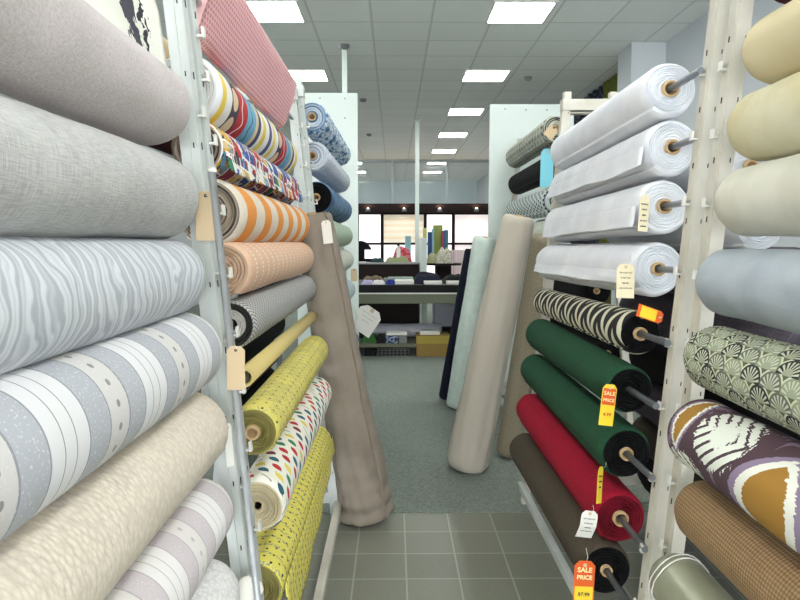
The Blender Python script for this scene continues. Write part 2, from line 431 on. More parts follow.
def fabric_mesh(A, Bp, r0, r1, seed, wob=.02, step=.05, seam=3.9, core=.024, N=72, M=64, sag=0, round_=.012, folds=0, layers=7, ends=True, squash=1.0, prof=None, rib=0):
    t, side, up = roll_frame(A, Bp); L = (Bp - A).length
    bm = bmesh.new(); uv = bm.loops.layers.uv.new('UVMap')
    def rad(i, th):
        s = i / M; base = r0 + (r1 - r0) * s
        if prof: base *= prof(s)
        q = ((th - seam) % (2 * PI)) / (2 * PI)
        k = 1 + step * (q - .5)
        k += wob * nz(s * L * 2.2 + seed, math.cos(th) * .8, math.sin(th) * .8 + seed * 3)
        k += wob * .35 * nz(s * L * 9 + seed, math.cos(th) * 2.2, math.sin(th) * 2.2 + seed)
        if folds:
            k += folds * nz(s * L * 3 + q * 4, q * 16, seed * 7.1) * (.25 + s)
        if rib: k += rib * math.sin(s * L * 70 + 3 * math.sin(th * 2 + seed)) * max(0, 1 - s * 2.6)
        return base * k
    def pos(s, th, r):
        c, sn = math.cos(th), math.sin(th)
        dz = c * r * squash; d = side * (sn * r)
        if sag and c < 0: dz *= 1 + sag * (-c)
        return A + t * (s * L) + d + up * dz
    ths = [seam + 1e-4 + (2 * PI - 2e-4) * j / N for j in range(N + 1)]
    ring = []
    for i in range(M + 1):
        s = i / M; e = min(s, 1 - s) * L
        rr = 1.0
        off = 0
        if e < round_: rr = 1 - .10 * (1 - e / round_) ** 2
        ring.append([bm.verts.new(pos(s, th, rad(i, th) * rr)) for th in ths])
    rm = (r0 + r1) / 2
    for i in range(M):
        for j in range(N):
            f = bm.faces.new((ring[i][j], ring[i + 1][j], ring[i + 1][j + 1], ring[i][j + 1])); f.smooth = True
            for lp, (ii, jj) in zip(f.loops, ((i, j), (i + 1, j), (i + 1, j + 1), (i, j + 1))):
                lp[uv].uv = (ii / M * L + seed * .37, ths[jj] * rm)
    if ends:
        for end, sgn in ((0, -1), (M, 1)):
            prev = ring[end]; K = layers * 2
            for k in range(1, K + 1):
                q = k / K
                cur = []
                for j, th in enumerate(ths):
                    ro = rad(end, th) * .90
                    ph = (j / N)
                    rr = ro + (core - ro) * q if k == K else ro + (core - ro) * (q + ph * (2 / K) - 1 / K) if 0 < k < K else ro
                    jit = (.004 if k % 2 else -.003) + .004 * nz(seed + k * 5, math.cos(th) * 1.5, math.sin(th) * 1.5)
                    cur.append(bm.verts.new(pos(end / M, th, max(rr, core)) + t * (sgn * jit)))
                for j in range(N):
                    q4 = (prev[j], prev[j + 1], cur[j + 1], cur[j])
                    f = bm.faces.new(q4 if sgn < 0 else q4[::-1]); f.smooth = False
                    f.material_index = 1
                    for lp in f.loops:
                        lp[uv].uv = (q * .1 + seed, (lp.vert.co - A).length)
                prev = cur
        # close seam step with a thin strip
        for i in range(M):
            try:
                f = bm.faces.new((ring[i][N], ring[i + 1][N], ring[i + 1][0], ring[i][0]))
                for lp in f.loops: lp[uv].uv = (i / M * L, 0)
            except ValueError: pass
    return bm

RIDX = [0]
def roll(label, A, Bp, r0, r1, m, end_mat=None, core=True, rod=None, rod_near=.16, group=None, flap=None, name='fabric_roll', tubestick=0, core_r=.022, **k):
    RIDX[0] += 1; seed = k.pop('seed', RIDX[0] * 1.37)
    A, Bp = Vector(A), Vector(Bp)
    root = thing(name, label, 'fabric roll', A, group)
    t, side, up = roll_frame(A, Bp)
    bm = fabric_mesh(A, Bp, r0, r1, seed, core=core_r, **k)
    fab = mesh_obj('fabric', bm, None, root, mats=[m, end_mat or m], loc=None)
    fab.data.transform(Matrix.Translation(-A))
    if core:
        b2 = bmesh.new(); ring_tube(b2, Vector() - t * (.012 + tubestick), (Bp - A) + t * .012, core_r - .006, core_r)
        tag(mesh_obj('core_tube', b2, M_card, root, smooth=False), 'cardboard tube the cloth is wound on', None)
    if rod:
        b3 = bmesh.new(); tube(b3, [Vector() - t * rod_near, (Bp - A) + t * .1], .0105, 12)
        tag(mesh_obj('rod', b3, rod, root), 'metal rod carrying the roll', None)
    if flap:
        # loose outer end hanging from the roll: (theta, s0, s1, length, lining?)
        th, s0, s1, ln = flap[:4]; fm = flap[4] if len(flap) > 4 and flap[4] else m; taper_ = flap[5] if len(flap) > 5 else 0
        b4 = bmesh.new(); uv = b4.loops.layers.uv.new('UVMap'); L = (Bp - A).length
        n1, n2 = 30, 12; g = []
        for i in range(n1 + 1):
            s = s0 + (s1 - s0) * i / n1; r = (r0 + (r1 - r0) * s) * 1.045; row = []
            for j in range(n2 + 1):
                q = j / n2; lnn = ln * (.9 + .2 * nz(s * 3 + seed, 0, 2)) * (1 + taper_ * (.5 - s))
                base = t * (s * L) + side * (math.sin(th) * r) + up * (math.cos(th) * r)
                w = .004 * q * math.sin(s * L * 17 + seed) + .006 * q * nz(s * 5, q * 2, seed)
                row.append(b4.verts.new(base + Vector((0, 0, -lnn * q)) + side * (math.copysign(1, math.sin(th)) * (w + .012 * q))))
            g.append(row)
        for i in range(n1):
            for j in range(n2):
                f = b4.faces.new((g[i][j], g[i + 1][j], g[i + 1][j + 1], g[i][j + 1])); f.smooth = True
                for lp, (ii, jj) in zip(f.loops, ((i, j), (i + 1, j), (i + 1, j + 1), (i, j + 1))):
                    lp[uv].uv = ((s0 + (s1 - s0) * ii / n1) * L + seed * .37, r0 * th + ln * jj / n2)
        fo = mesh_obj('loose_end', b4, fm, root)
        md = fo.modifiers.new('thickness', 'SOLIDIFY'); md.thickness = .003
    return root

def text_mesh(name, body, size, m, parent, mtx, bold=.0):
    cu = bpy.data.curves.new(name, 'FONT'); cu.body = body; cu.size = size; cu.align_x = 'CENTER'; cu.align_y = 'CENTER'
    cu.extrude = .0003; cu.offset = bold
    tmp = bpy.data.objects.new('tmp', cu); COL.objects.link(tmp)
    dg = bpy.context.evaluated_depsgraph_get(); dg.update()
    me = bpy.data.meshes.new_from_object(tmp.evaluated_get(dg)); me.name = name
    bpy.data.objects.remove(tmp); bpy.data.curves.remove(cu)
    me.materials.clear(); me.materials.append(m)
    o = bpy.data.objects.new(name, me); COL.objects.link(o); o.parent = parent; o.matrix_local = mtx
    return o

def price_tag(parent, pos, w, h, m, label, rz=0, ry=0, rx=0, scribble=4, string_to=None, sale=None, fold=False, band=None, name='price_tag'):
    """card tag, a part of its roll; local x right, z up, faces -Y"""
    base = parent.location
    R = Matrix.Rotation(rz, 4, 'Z') @ Matrix.Rotation(rx, 4, 'X') @ Matrix.Rotation(ry, 4, 'Y')
    bm = bmesh.new(); c = w * .22; n = 10
    # outline with clipped top corners, gently curled along its height
    def off(z): return .035 * h * math.sin((z / h) * 2.6 + .4) if not fold else (0 if z > -.02 * h else (-.6 * (z + .02 * h)))
    rows = []
    for i in range(n + 1):
        z = h / 2 - h * i / n; hw = w / 2 - max(0, c - (h / 2 - z)) if (h / 2 - z) < c else w / 2
        rows.append([bm.verts.new((x, off(z), z)) for x in (-hw, -hw * .3, hw * .3, hw)])
    for i in range(n):
        for j in range(3):
            bm.faces.new((rows[i][j], rows[i + 1][j], rows[i + 1][j + 1], rows[i][j + 1]))
    o = mesh_obj(name, bm, m, parent)
    md = o.modifiers.new('thickness', 'SOLIDIFY'); md.thickness = .0012; md.offset = 1
    ML = Matrix.Translation(Vector(pos) - base) @ R; o.matrix_local = ML
    tag(o, label, None)
    # eyelet
    be = bmesh.new()
    tube(be, [(0, -.0028 + off(h * .41), h * .41), (0, .0008 + off(h * .41), h * .41)], w * .09, 14)
    mesh_obj('eyelet', be, M_tagkraft if m is not M_tagkraft else M_brown, o)
    if scribble:
        bs = bmesh.new()
        for k in range(scribble):
            zz = h * (.24 - .15 * k)
            if abs(zz) > h * .42: break
            pts = []
            wl = w * (.36 - .08 * ((k * 7) % 3))
            for q in range(22):
                x = -wl + 2 * wl * q / 21; z2 = zz + h * .022 * math.sin(q * 1.9 + k) * (1 + .6 * math.sin(q * .7 + k * 2))
                pts.append((x, off(z2) - .0022, z2))
            tube(bs, pts, .0007, 4)
        mesh_obj('handwriting', bs, M_ink, o)
    if sale:
        for (txt, z, sz, mm) in sale:
            tx = text_mesh('lettering', txt, sz, mm, o, Matrix.Translation((0, off(z) - .0032, z)) @ Matrix.Rotation(PI / 2, 4, 'X'), bold=.0006 if sz > .0175 else .0002)
    if band:
        bb = bmesh.new(); z0, z1 = band[0], band[1]; rr = []
        for i in range(5):
            z = z0 + (z1 - z0) * i / 4; rr.append([bb.verts.new((x, off(z) - .0019, z)) for x in (-w * .44, w * .44)])
        for i in range(4): bb.faces.new((rr[i][0], rr[i + 1][0], rr[i + 1][1], rr[i][1]))
        tag(mesh_obj('printed_panel', bb, band[2], o), band[3], None)
    if string_to is not None:
        bs = bmesh.new(); inv = ML.inverted()
        q = inv @ (Vector(string_to) - base); p0 = Vector((0, -.002 + off(h * .41), h * .41))
        mid = (p0 + q) / 2 + Vector((.006, -.004, 0))
        tube(bs, [p0, mid, q], .0009, 6); mesh_obj('string', bs, M_string, o)
    return o

# ------------------------------------------------------------------ the room
CEIL = 3.75; XR = 3.08; XL = -4.7; YB = -5.2; YG = 18.1; YF = 24.4
def plane(bm, pts): bm.faces.new([bm.verts.new(p) for p in pts])
# floor: tiles near, carpet beyond
TS = .237; YT = (P(420, 513, 1) - EYE); YT = 1.5 / -YT.z     # edge of the carpet
def f_tile(b):
    x = (b.u - .055) / TS; y = (b.v - YT + .1) / TS + .565
    fx, fy = (x.fract() - .5).abs(), (y.fract() - .5).abs()
    g = (fx.gt(.483) + fy.gt(.483)).gt(.5)
    r = b.rand(x.floor(), y.floor())
    c = b.mix(r * .5 + b.noise(60, 4) * .5, (116, 118, 104), (138, 140, 126))
    c = b.mix(b.noise(400, 2).gt(.6), c, (98, 102, 96))
    return b.mix(g, c, (158, 160, 148)), g * -1
M_tile = mat('grey_green_floor_tile', f_tile, rough=.38, coord='Object', bump=.3, spec=.4)
def f_carpet(b):
    n = b.noise(330, 3, None, .7); n2 = b.noise(70, 3)
    return b.mix((n * .8 + n2 * .2).smooth(.42, .58), (84, 92, 86), (156, 164, 154)), n
M_carpet = mat('grey_green_carpet', f_carpet, rough=1, coord='Object', bump=.7, dist=.004)
bm = bmesh.new(); box(bm, XL, XR, YB, YT, -.1, 0); struct('floor', bm, M_tile)
bm = bmesh.new(); box(bm, XL, XR, YT, YF, -.1, .006); struct('floor_carpet', bm, M_carpet)
def f_ceil(b):
    x = (b.u - 1.30) / .61 + .5; y = (b.v - (LY0 - .305)) / .61
    fx, fy = (x.fract() - .5).abs(), (y.fract() - .5).abs()
    g = (fx.gt(.481) + fy.gt(.481)).gt(.5)
    sp = b.noise(120, 3).gt(.63)
    c = b.mix(b.rand(x.floor(), y.floor()), (238, 240, 236), (244, 246, 242))
    c = b.mix(sp * .35, c, (170, 172, 170))
    return b.mix(g, c, (214, 216, 212)), g
LY0 = P(523, 12, 1); LY0 = 2.25 / (LY0 - EYE).z; LX1 = (P(520, 12, LY0)).x
M_ceil = mat('mineral_fibre_ceiling_tile', f_ceil, coord='Object', bump=.4)
bm = bmesh.new(); box(bm, XL, XR, YB, YF, CEIL, CEIL + .1); struct('ceiling', bm, M_ceil)
M_wall = mat('pale_grey_wall_paint', lambda b: b.mix(b.noise(1.5, 2), (196, 202, 206), (204, 208, 212)), coord='Object')
M_wallfar = mat('pale_aqua_wall_paint', (206, 226, 230), coord='Object')
bm = bmesh.new(); box(bm, XR, XR + .12, YB, YF, 0, CEIL); struct('wall_right', bm, M_wall)
bm = bmesh.new(); box(bm, XL - .12, XL, YB, YF, 0, CEIL); struct('wall_left', bm, M_wall)
bm = bmesh.new(); box(bm, XL, XR, YF, YF + .1, 0, CEIL); struct('wall_far', bm, M_wallfar)
# wall behind the photographer: shop window onto the street
bm = bmesh.new()
for (a, b_, c, d) in ((XL, XR, 0, .5), (XL, XR, 3.2, CEIL), (XL, XL + .4, .5, 3.2), (XR - .4, XR, .5, 3.2), (-.9, -.7, .5, 3.2)): box(bm, a, b_, YB - .12, YB, c, d)
struct('wall_back', bm, M_wall)
bm = bmesh.new()
for x in (XL + .4, -.98, -.7, XR - .46): box(bm, x, x + .07, YB - .09, YB - .03, .5, 3.2)
for z in (.5, 3.13): box(bm, XL + .4, XR - .4, YB - .09, YB - .03, z, z + .07)
struct('window_1', bm, M_hook)
# column at the right wall
p = P(632, 41, 7.55)
bm = bmesh.new(); box(bm, p.x, XR, 7.55, 8.0, 0, CEIL); struct('wall_column', bm, M_wall)
# baseboard
bm = bmesh.new(); box(bm, XR - .02, XR, YB, YF, 0, .1); struct('baseboard_right', bm, M_dkwood)

# partition with glass transom at the back
Zs = lambda y, Y: P(420, y, Y).z
zt, zb = Zs(204, YG), Zs(212.5, YG)
bm = bmesh.new()
box(bm, XL, XR, YG - .25, YG + .15, zb, zt)
sof = struct('trim_1', bm, M_dkwood)
M_mull = mat('grey_aluminium', (150, 156, 160), rough=.4, metal=.5)
bm = bmesh.new()
for px in (392.5, 447):
    x = P(px, 180, YG).x; box(bm, x - .035, x + .035, YG - .04, YG + .04, zt, CEIL)
for x in (-4.0, -2.4, 3.0): box(bm, x - .03, x + .03, YG - .04, YG + .04, zt, CEIL)
box(bm, XL, XR, YG - .05, YG + .05, CEIL - .07, CEIL)
struct('window_2', bm, M_mull)
M_glass = mat('clear_glass', (225, 236, 238), rough=.02, alpha=.12, spec=.6)
bm = bmesh.new(); box(bm, XL, XR, YG - .006, YG + .006, zt, CEIL - .07); struct('window_2_pane', bm, M_glass)
# window wall below the soffit: frames, lit panes and blinds
M_lit = mat('daylit_white_roller_blind', (245, 242, 244), emit=((255, 250, 252), .42))
M_litpink = mat('daylit_pinkish_blind', lambda b: b.mix(((b.u * 9 + b.noise(2, 2) * 1.5) * 2 * PI).sin().smooth(-.6, .8), (244, 232, 232), (252, 244, 244)), coord='Object', emit=((255, 240, 240), .22))
def f_zebra(b):
    z = (b.w / .17).fract(); return b.mix((z - .5).abs().smooth(.1, .3), (242, 230, 206), (250, 244, 232))
M_zebra = mat('banded_cream_blind', f_zebra, coord='Object', emit=((255, 236, 200), .10))
zsill = Zs(243, YG); zlow = Zs(262, YG)
frames = [(330, 357.5), (358.5, 381), (383, 424), (426, 452), (454, 489), (490, 520)]
for i, (a, c) in enumerate(frames):
    x0, x1 = P(a, 230, YG).x, P(c, 230, YG).x
    bm = bmesh.new()
    for xx in (x0 - .03, x1 - .01): box(bm, xx, xx + .05, YG - .05, YG + .05, .1, zb)
    for zz in (.1, zsill - .05, zb - .06): box(bm, x0, x1, YG - .05, YG + .05, zz, zz + .06)
    fr = struct('window_%d' % (i + 3), bm, M_dkwood)
    if c == 424: m = M_zebra
    elif a >= 454: m = M_litpink
    else: m = M_lit
    bm = bmesh.new(); box(bm, x0 + .02, x1 - .01, YG - .02, YG - .005, zsill, zb - .05, .003)
    struct('window_blind', bm, m, fr)
    bm = bmesh.new(); box(bm, x0 + .02, x1 - .01, YG, YG + .01, .16, zsill - .05)
    struct('window_pane', bm, M_lit if a < 454 else M_litpink, fr)
# wall pieces left and right of the window wall
xa, xb = P(330, 230, YG).x - .03, P(520, 230, YG).x + .04
bm = bmesh.new(); box(bm, XL, xa, YG - .05, YG + .05, 0, zb)
if xb < XR: box(bm, xb, XR, YG - .05, YG + .05, 0, zb)
box(bm, xa, xb, YG - .06, YG + .06, 0, .1); struct('wall_partition', bm, M_wall)
# vertical slat blind low right
bm = bmesh.new(); Yv = 15.5
for k in range(14):
    x = P(452 + k * 3.1, 260, Yv).x
    obox(bm, (x, Yv, (Zs(250, Yv) + .15) / 2), (.035, .02, 0), (-.0015, .003, 0), (0, 0, (Zs(250, Yv) - .15) / 2))
tag(mesh_obj('vertical_blind', bm, mat('pinkish_slats', (232, 216, 216), rough=.7)), 'pinkish vertical slat blind low behind the sample table', 'blind')
# downlights in the soffit
M_bulb = mat('warm_downlight', (255, 240, 220), emit=((255, 226, 190), 40))
for k, px in enumerate((339, 368, 404, 439.5, 476, 508)):
    q = P(px, 209, YG - .25)
    t = thing('downlight', 'small downlight under the dark soffit, %s' % ('leftmost one, above the wall end', 'above the plain white blind on the left', 'above the banded cream blind', 'above the white blind behind the sample books', 'above the pinkish blind', 'rightmost one, near the wall')[k], 'light', (q.x, YG - .33, zb + .07), 'downlights under the dark soffit')
    bm = bmesh.new(); ring_tube(bm, (0, 0, .03), (0, 0, -.05), .05, .065, 16); mesh_obj('housing', bm, M_darksteel, t)
    bm = bmesh.new(); bmesh.ops.create_uvsphere(bm, u_segments=12, v_segments=8, radius=.04); mesh_obj('bulb', bm, M_bulb, t, smooth=True)

# ceiling lights
M_diff = mat('lit_diffuser', (255, 255, 255), emit=((252, 254, 250), 9.5))
def ceil_light(x, y, label, on=True):
    t = thing('ceiling_light', label, 'ceiling light', (x, y, CEIL), 'square ceiling light panels')
    bm = bmesh.new()
    for a in (-1, 1):
        box(bm, a * .292 - .013, a * .292 + .013, -.305, .305, -.014, .0)
        box(bm, -.279, .279, a * .292 - .013, a * .292 + .013, -.014, .0)
    mesh_obj('frame', bm, M_hook, t)
    bm = bmesh.new(); box(bm, -.279, .279, -.279, .279, -.006, -.001); mesh_obj('diffuser', bm, M_diff, t)
words = ['nearest', 'second', 'third', 'fourth', 'fifth']
for row, x in (('right', LX1), ('left', LX1 - 2.44)):
    for k in range(-5, 7):
        y = LY0 + 2.44 * k * (1.0)
        if k < -4 or y > YF - .5: continue
        if k < 0: lb = 'square ceiling light over the aisle behind the view, %s row' % row
        elif k < 5: lb = 'lit square ceiling panel, %s in the %s row' % (words[k], row)
        else: lb = 'lit ceiling panel of the %s row beyond the glass transom, %s' % (row, 'nearer' if k == 5 else 'farther')
        ceil_light(x, y, lb)
# ceiling fittings
M_dkfit = mat('grey_fitting', (120, 122, 124), rough=.5)
for px, py, lb in ((345, 45, 'round smoke detector on the ceiling above the left white panel'), (528, 77, 'small sprinkler on the ceiling right of the second light'), (363, 99, 'small dark ceiling fitting just right of the left panel top'), (369, 134, 'small dark ceiling fitting above the glass transom')):
    d = P(px, py, 1) - EYE; q = EYE + d * (2.25 / d.z)
    bm = bmesh.new(); tube(bm, [(0, 0, 0), (0, 0, -.03), (0, 0, -.045)], [.055, .05, .025], 16)
    tag(mesh_obj('ceiling_detector', bm, M_dkfit, loc=None), lb, 'detector').location = q

# poles
def pole(px, py, w, lb, name='support_pole', zbot=0, capw=0):
    d = P(px, py, 1) - EYE; q = EYE + d * (2.25 / d.z)
    t = thing(name, lb, 'pole', (q.x, q.y, zbot))
    bm = bmesh.new(); box(bm, -w / 2, w / 2, -w / 2, w / 2, 0, CEIL - zbot - .03, .004); mesh_obj('shaft', bm, M_panel, t)
    bm = bmesh.new(); box(bm, -w, w, -w, w, CEIL - zbot - .03, CEIL - zbot, .004); mesh_obj('ceiling_plate', bm, M_panel, t)
pole(417.3, 120, .075, 'thin white pole from ceiling to counter in the middle of the view')
pole(344.5, 47, .06, 'white pole rising above the left white panel')

# curtains at right wall
def curtain(y0, y1, m, lb):
    bm = bmesh.new(); n = 60; g = []
    for i in range(n + 1):
        y = y0 + (y1 - y0) * i / n; x = XR - .1 + .035 * math.sin(i * .95) + .01 * math.sin(i * .31)
        g.append((bm.verts.new((x, y, CEIL - .02)), bm.verts.new((x, y, .3))))
    for i in range(n): bm.faces.new((g[i][0], g[i + 1][0], g[i + 1][1], g[i][1])).smooth = True
    o = mesh_obj('curtain', bm, m); o.modifiers.new('thickness', 'SOLIDIFY').thickness = .004
    tag(o, lb, 'curtain')
curtain(8.3, 9.35, plain('olive_curtain_cloth', (116, 122, 56)), 'olive green curtain hanging beside the grey column')
curtain(9.4, 11.6, mat('navy_patterned_cloth', lambda b: b.mix(b.noise(30, 2).gt(.55), (34, 40, 58), (90, 100, 120)), coord='Object'), 'dark blue patterned curtain hanging beyond the olive one')

# ------------------------------------------------------------------ white panels
def end_panel(pxa, pxb, pytop, Y, lb, dots):
    x0, x1 = P(pxa, 200, Y).x, P(pxb, 200, Y).x; zt_ = P(400, pytop, Y).z
    t = thing('display_panel', lb, 'panel', ((x0 + x1) / 2, Y, 0))
    hw = (x1 - x0) / 2
    bm = bmesh.new(); box(bm, -hw, hw, 0, .04, .006, zt_, .003); mesh_obj('board', bm, M_panel, t)
    for (px, py) in dots:
        q = P(px, py, Y) - t.location
        bm = bmesh.new(); tube(bm, [(q.x, -.003, q.z), (q.x, .001, q.z)], .009, 10); mesh_obj('screw', bm, M_darksteel, t)
    return t
end_panel(296, 358, 93, 6.25, 'tall pale white panel at the far end of the left rack', [(320, 98), (345, 98.5), (345, 118)])
end_panel(489, 572, 104, 6.25, 'tall pale white panel at the far end of the right rack', [(505, 109), (526, 110), (547, 110)])

# ------------------------------------------------------------------ racks
def rack(name_lb, side, Ys, topX, footX, ztop, depth_top, depth_foot, m, hooks, railz=.1):
    """A-frame fabric rack. side=+1 for the right of the aisle."""
    t = thing('fabric_rack', name_lb, 'rack', (side * footX, Ys[0], 0))
    O = t.location
    def legline(z, back=False):
        q = z / ztop
        if back: return side * (footX + depth_foot + (topX + depth_top - footX - depth_foot) * q)
        return side * (footX + (topX - footX) * q)
    for yi, Y in enumerate(Ys):
        for back in (False, True):
            a = Vector((legline(0, back), Y, 0)) - O; b_ = Vector((legline(ztop, back), Y, ztop)) - O
            c = (a + b_) / 2; az = (b_ - a) / 2; u = az.normalized(); ax = Vector((u.z, 0, -u.x))
            bm = bmesh.new()
            # C-channel look: front web, two flanges, groove
            obox(bm, c, ax * .021, Vector((0, .004, 0)), az, bev=0)
            obox(bm, c + ax * .019 + Vector((0, .019, 0)), ax * .003, Vector((0, .019, 0)), az)
            obox(bm, c - ax * .019 + Vector((0, .019, 0)), ax * .003, Vector((0, .019, 0)), az)
            obox(bm, c - ax * .008 + Vector((0, -.006, 0)), ax * .011, Vector((0, .003, 0)), az)
            if not back:
                zz = .12; bs = bm
                while zz < ztop - .05:
                    q = a + (b_ - a) * (zz / ztop)
                    obox(bs, q + ax * .0105 + Vector((0, -.0045, 0)), ax * .0012, Vector((0, .001, 0)), u * .006, mi=1)
                    obox(bs, q + ax * (-side * .0225) + Vector((0, .018, 0)), ax * .001, Vector((0, .002, 0)), u * .008, mi=1)
                    zz += .16
            po = mesh_obj('post', bm, None, t, mats=[m, M_slot])
            if not back:
                for hz in hooks:
                    q = a + (b_ - a) * (hz / ztop) - ax * side * .034 + Vector((0, .018, 0))
                    bh = bmesh.new()
                    obox(bh, q + ax * side * .008, ax * .012, Vector((0, .008, 0)), u * .003, bev=.001)
                    obox(bh, q - ax * side * .003 + u * .008, ax * .003, Vector((0, .009, 0)), u * .013, bev=.001)
                    obox(bh, q + ax * side * .014 + u * .008, ax * .002, Vector((0, .009, 0)), u * .010, bev=.001)
                    mesh_obj('hook', bh, M_hook, po)
        # top plate & cross
        bm = bmesh.new(); a = legline(ztop); b_ = legline(ztop, True)
        box(bm, min(a, b_) - .03 - O.x, max(a, b_) + .03 - O.x, Y - .02 - O.y, Y + .045 - O.y, ztop - .05, ztop + .01, .003)
        for xx in (a, b_): box(bm, xx - .02 - O.x, xx + .02 - O.x, Y - .01 - O.y, Y + .03 - O.y, ztop, ztop + .05, .003)
        mesh_obj('top_plate', bm, m, t)
        bm = bmesh.new(); zf = .14; a, b_ = legline(zf), legline(zf, True)
        box(bm, min(a, b_) - O.x, max(a, b_) - O.x, Y + .005 - O.y, Y + .03 - O.y, zf - .03, zf + .03); mesh_obj('foot_bar', bm, m, t)
    mr = M_rack if side < 0 else M_rackl
    for back in (False, True):
        bm = bmesh.new(); x = legline(railz, back) - side * (.028 if not back else -.028)
        box(bm, x - .014 - O.x, x + .014 - O.x, Ys[0] - O.y, Ys[-1] + .03 - O.y, railz - .022, railz + .022, .003)
        box(bm, x - .02 - O.x, x + .006 - O.x, Ys[0] - O.y, Ys[-1] + .03 - O.y, railz + .018, railz + .026, .002)
        mesh_obj('base_rail', bm, mr, t)
    return legline

# front leg lines from the photo
RY = 1.90; a, b_ = P(724, 0, RY), P(650, 600, RY); sl = (a.x - b_.x) / (a.z - b_.z)
r_foot = b_.x - sl * b_.z; RT = 2.26; r_top = r_foot + sl * RT
LYP = 1.60; a, b_ = P(182, 0, LYP), P(252, 600, LYP); sl = (-a.x + b_.x) / (a.z - b_.z)
l_foot = -b_.x - sl * b_.z; l_top = l_foot + sl * RT
print('RACK R foot/top', r_foot, r_top, 'L', l_foot, l_top)
rh = [P(x, y, 2.12).z - .012 for x, y in ((670, 88), (672, 146), (664, 205), (658, 268), (640, 333), (630, 390), (626, 455), (620, 520), (606, 570))]
rhn = [P(x, y, 1.62).z for x, y in ((774, 52), (758, 127), (746, 203), (726, 283), (712, 357), (698, 431), (702, 508), (674, 578))]
lh = [P(x, y, 1.74).z - .012 for x, y in ((184, 88), (196, 147), (208, 212), (222, 270), (231, 325), (244, 378), (253, 432), (258, 506), (256, 588))] + [1.99, 2.08]
lhn = [P(x, y, 1.42).z for x, y in ((153, 106), (162, 198), (170, 277), (186, 350), (190, 428), (202, 508), (208, 588))]
rack('cream enamelled A-frame fabric rack, middle one on the right holding white and green rolls', 1, [RY, 3.60], r_top, r_foot, RT, .25, .78, M_rack, rh)
rack('cream enamelled A-frame fabric rack at the right edge, nearest the view', 1, [.05, 1.775], r_top, r_foot, RT, .25, .78, M_rack, rhn)
rack('cream A-frame fabric rack on the far right, beyond the leaning rolls', 1, [4.42, 6.08], r_top + .22, r_foot + .22, 2.4, .25, .70, M_rack, [1.2, 1.4, 1.6, 1.8, 2.0, 2.2])
rack('pale enamelled A-frame fabric rack, middle one on the left holding patterned rolls', -1, [LYP, 3.36], l_top, l_foot, RT, .25, .78, M_rackl, lh)
rack('pale enamelled A-frame fabric rack at the left edge, nearest the view', -1, [-.16, LYP - .075], l_top, l_foot, RT, .25, .78, M_rackl, lhn)
rack('pale A-frame fabric rack on the far left, behind the leaning warm grey roll', -1, [3.47, 5.25], l_top - .02, l_foot - .02, 2.3, .25, .70, M_rackl, [.7, .9, 1.1, 1.3, 1.5, 1.7, 1.9, 2.1])

# ------------------------------------------------------------------ near left rolls
def near_roll(lb, px, py, Y1, Y0, r, m, **k):
    q = P(px, py, Y1); return roll(lb, (q.x, Y0, q.z), q, r, r * k.pop('taper', 1), m, **k)
YL = 1.42
L1 = near_roll('large rose-grey linen roll, topmost of the near left stack', 153, 106, YL, -.05, .087, M_rose_linen, wob=.05, seed=2.1)
L2 = near_roll('grey slub linen roll below the rose-grey one on the near left', 162, 198, YL, -.05, .088, M_grey_linen, wob=.06, seed=3.3)
L3 = near_roll('pale blue-grey roll with wavy moire grain on the near left', 170, 277, YL, -.05, .083, M_moire, wob=.03, seed=4.6)
L4 = near_roll('roll with grey and white dotted bands on the near left', 186, 350, YL, -.05, .086, M_band_grey, wob=.025, seed=5.0)
L5 = near_roll('cream pebble-weave roll low on the near left', 190, 428, YL, -.05, .09, M_cream_pebble, wob=.03, seed=6.2)
L6 = near_roll('white and lilac banded roll between the two pebble-weave rolls', 202, 508, YL, -.05, .080, M_band_lilac, wob=.04, seed=7.7, taper=.95)
L7 = near_roll('white pebble-weave roll, lowest of the near left stack', 208, 588, YL, -.05, .078, M_white_pebble, wob=.03, seed=8.4)
price_tag(L4, P(236, 368, 1.44), .040, .098, M_tagkraft, 'blank manila tag', scribble=0, string_to=P(234, 345, 1.44))
price_tag(L5, P(229, 445, 1.46), .022, .10, M_tagwhite, 'narrow white tag hanging edge-on', rz=1.0, scribble=0, string_to=P(226, 415, 1.46))
price_tag(L6, P(246, 490, 1.47), .022, .10, M_tagwhite, 'narrow white tag hanging edge-on', rz=-1.1, scribble=0, string_to=P(240, 465, 1.47))
price_tag(L7, P(248, 592, 1.46), .060, .07, M_tagwhite, 'white tag with a scuffed eyelet', ry=.5, scribble=0, string_to=P(246, 572, 1.46))
price_tag(L2, P(206, 216, 1.47), .045, .11, M_tagkraft, 'blank manila tag partly behind the roll', scribble=0, string_to=P(206, 195, 1.47))

# cream ink-print cloth draped on top of the near left rack
root = thing('draped_fabric', 'cream cloth with dark ink floral print draped atop the near left rack', 'fabric', P(110, 40, 1.3))
bm = bmesh.new(); uv = bm.loops.layers.uv.new('UVMap'); n1, n2 = 40, 24; g = []
pA, pB = P(50, -4, .98), P(171, 74, 1.44)        # lower hem
for i in range(n1 + 1):
    s = i / n1; hem = pA.lerp(pB, s) + Vector((0, 0, -.02 * math.sin(s * 2.4)))
    row = []
    for j in range(n2 + 1):
        q = j / n2; up_ = .34 * q
        x = -.10 * max(0, q - .4) ** 1.2 - .01 * math.sin(s * 9 + q * 2)
        row.append(bm.verts.new(hem + Vector((x - .06 * q, 0, up_)) - root.location))
    g.append(row)
for i in range(n1):
    for j in range(n2):
        f = bm.faces.new((g[i][j], g[i + 1][j], g[i + 1][j + 1], g[i][j + 1])); f.smooth = True
        for lp, (ii, jj) in zip(f.loops, ((i, j), (i + 1, j), (i + 1, j + 1), (i, j + 1))): lp[uv].uv = (ii / n1 * .52, jj / n2 * .34)
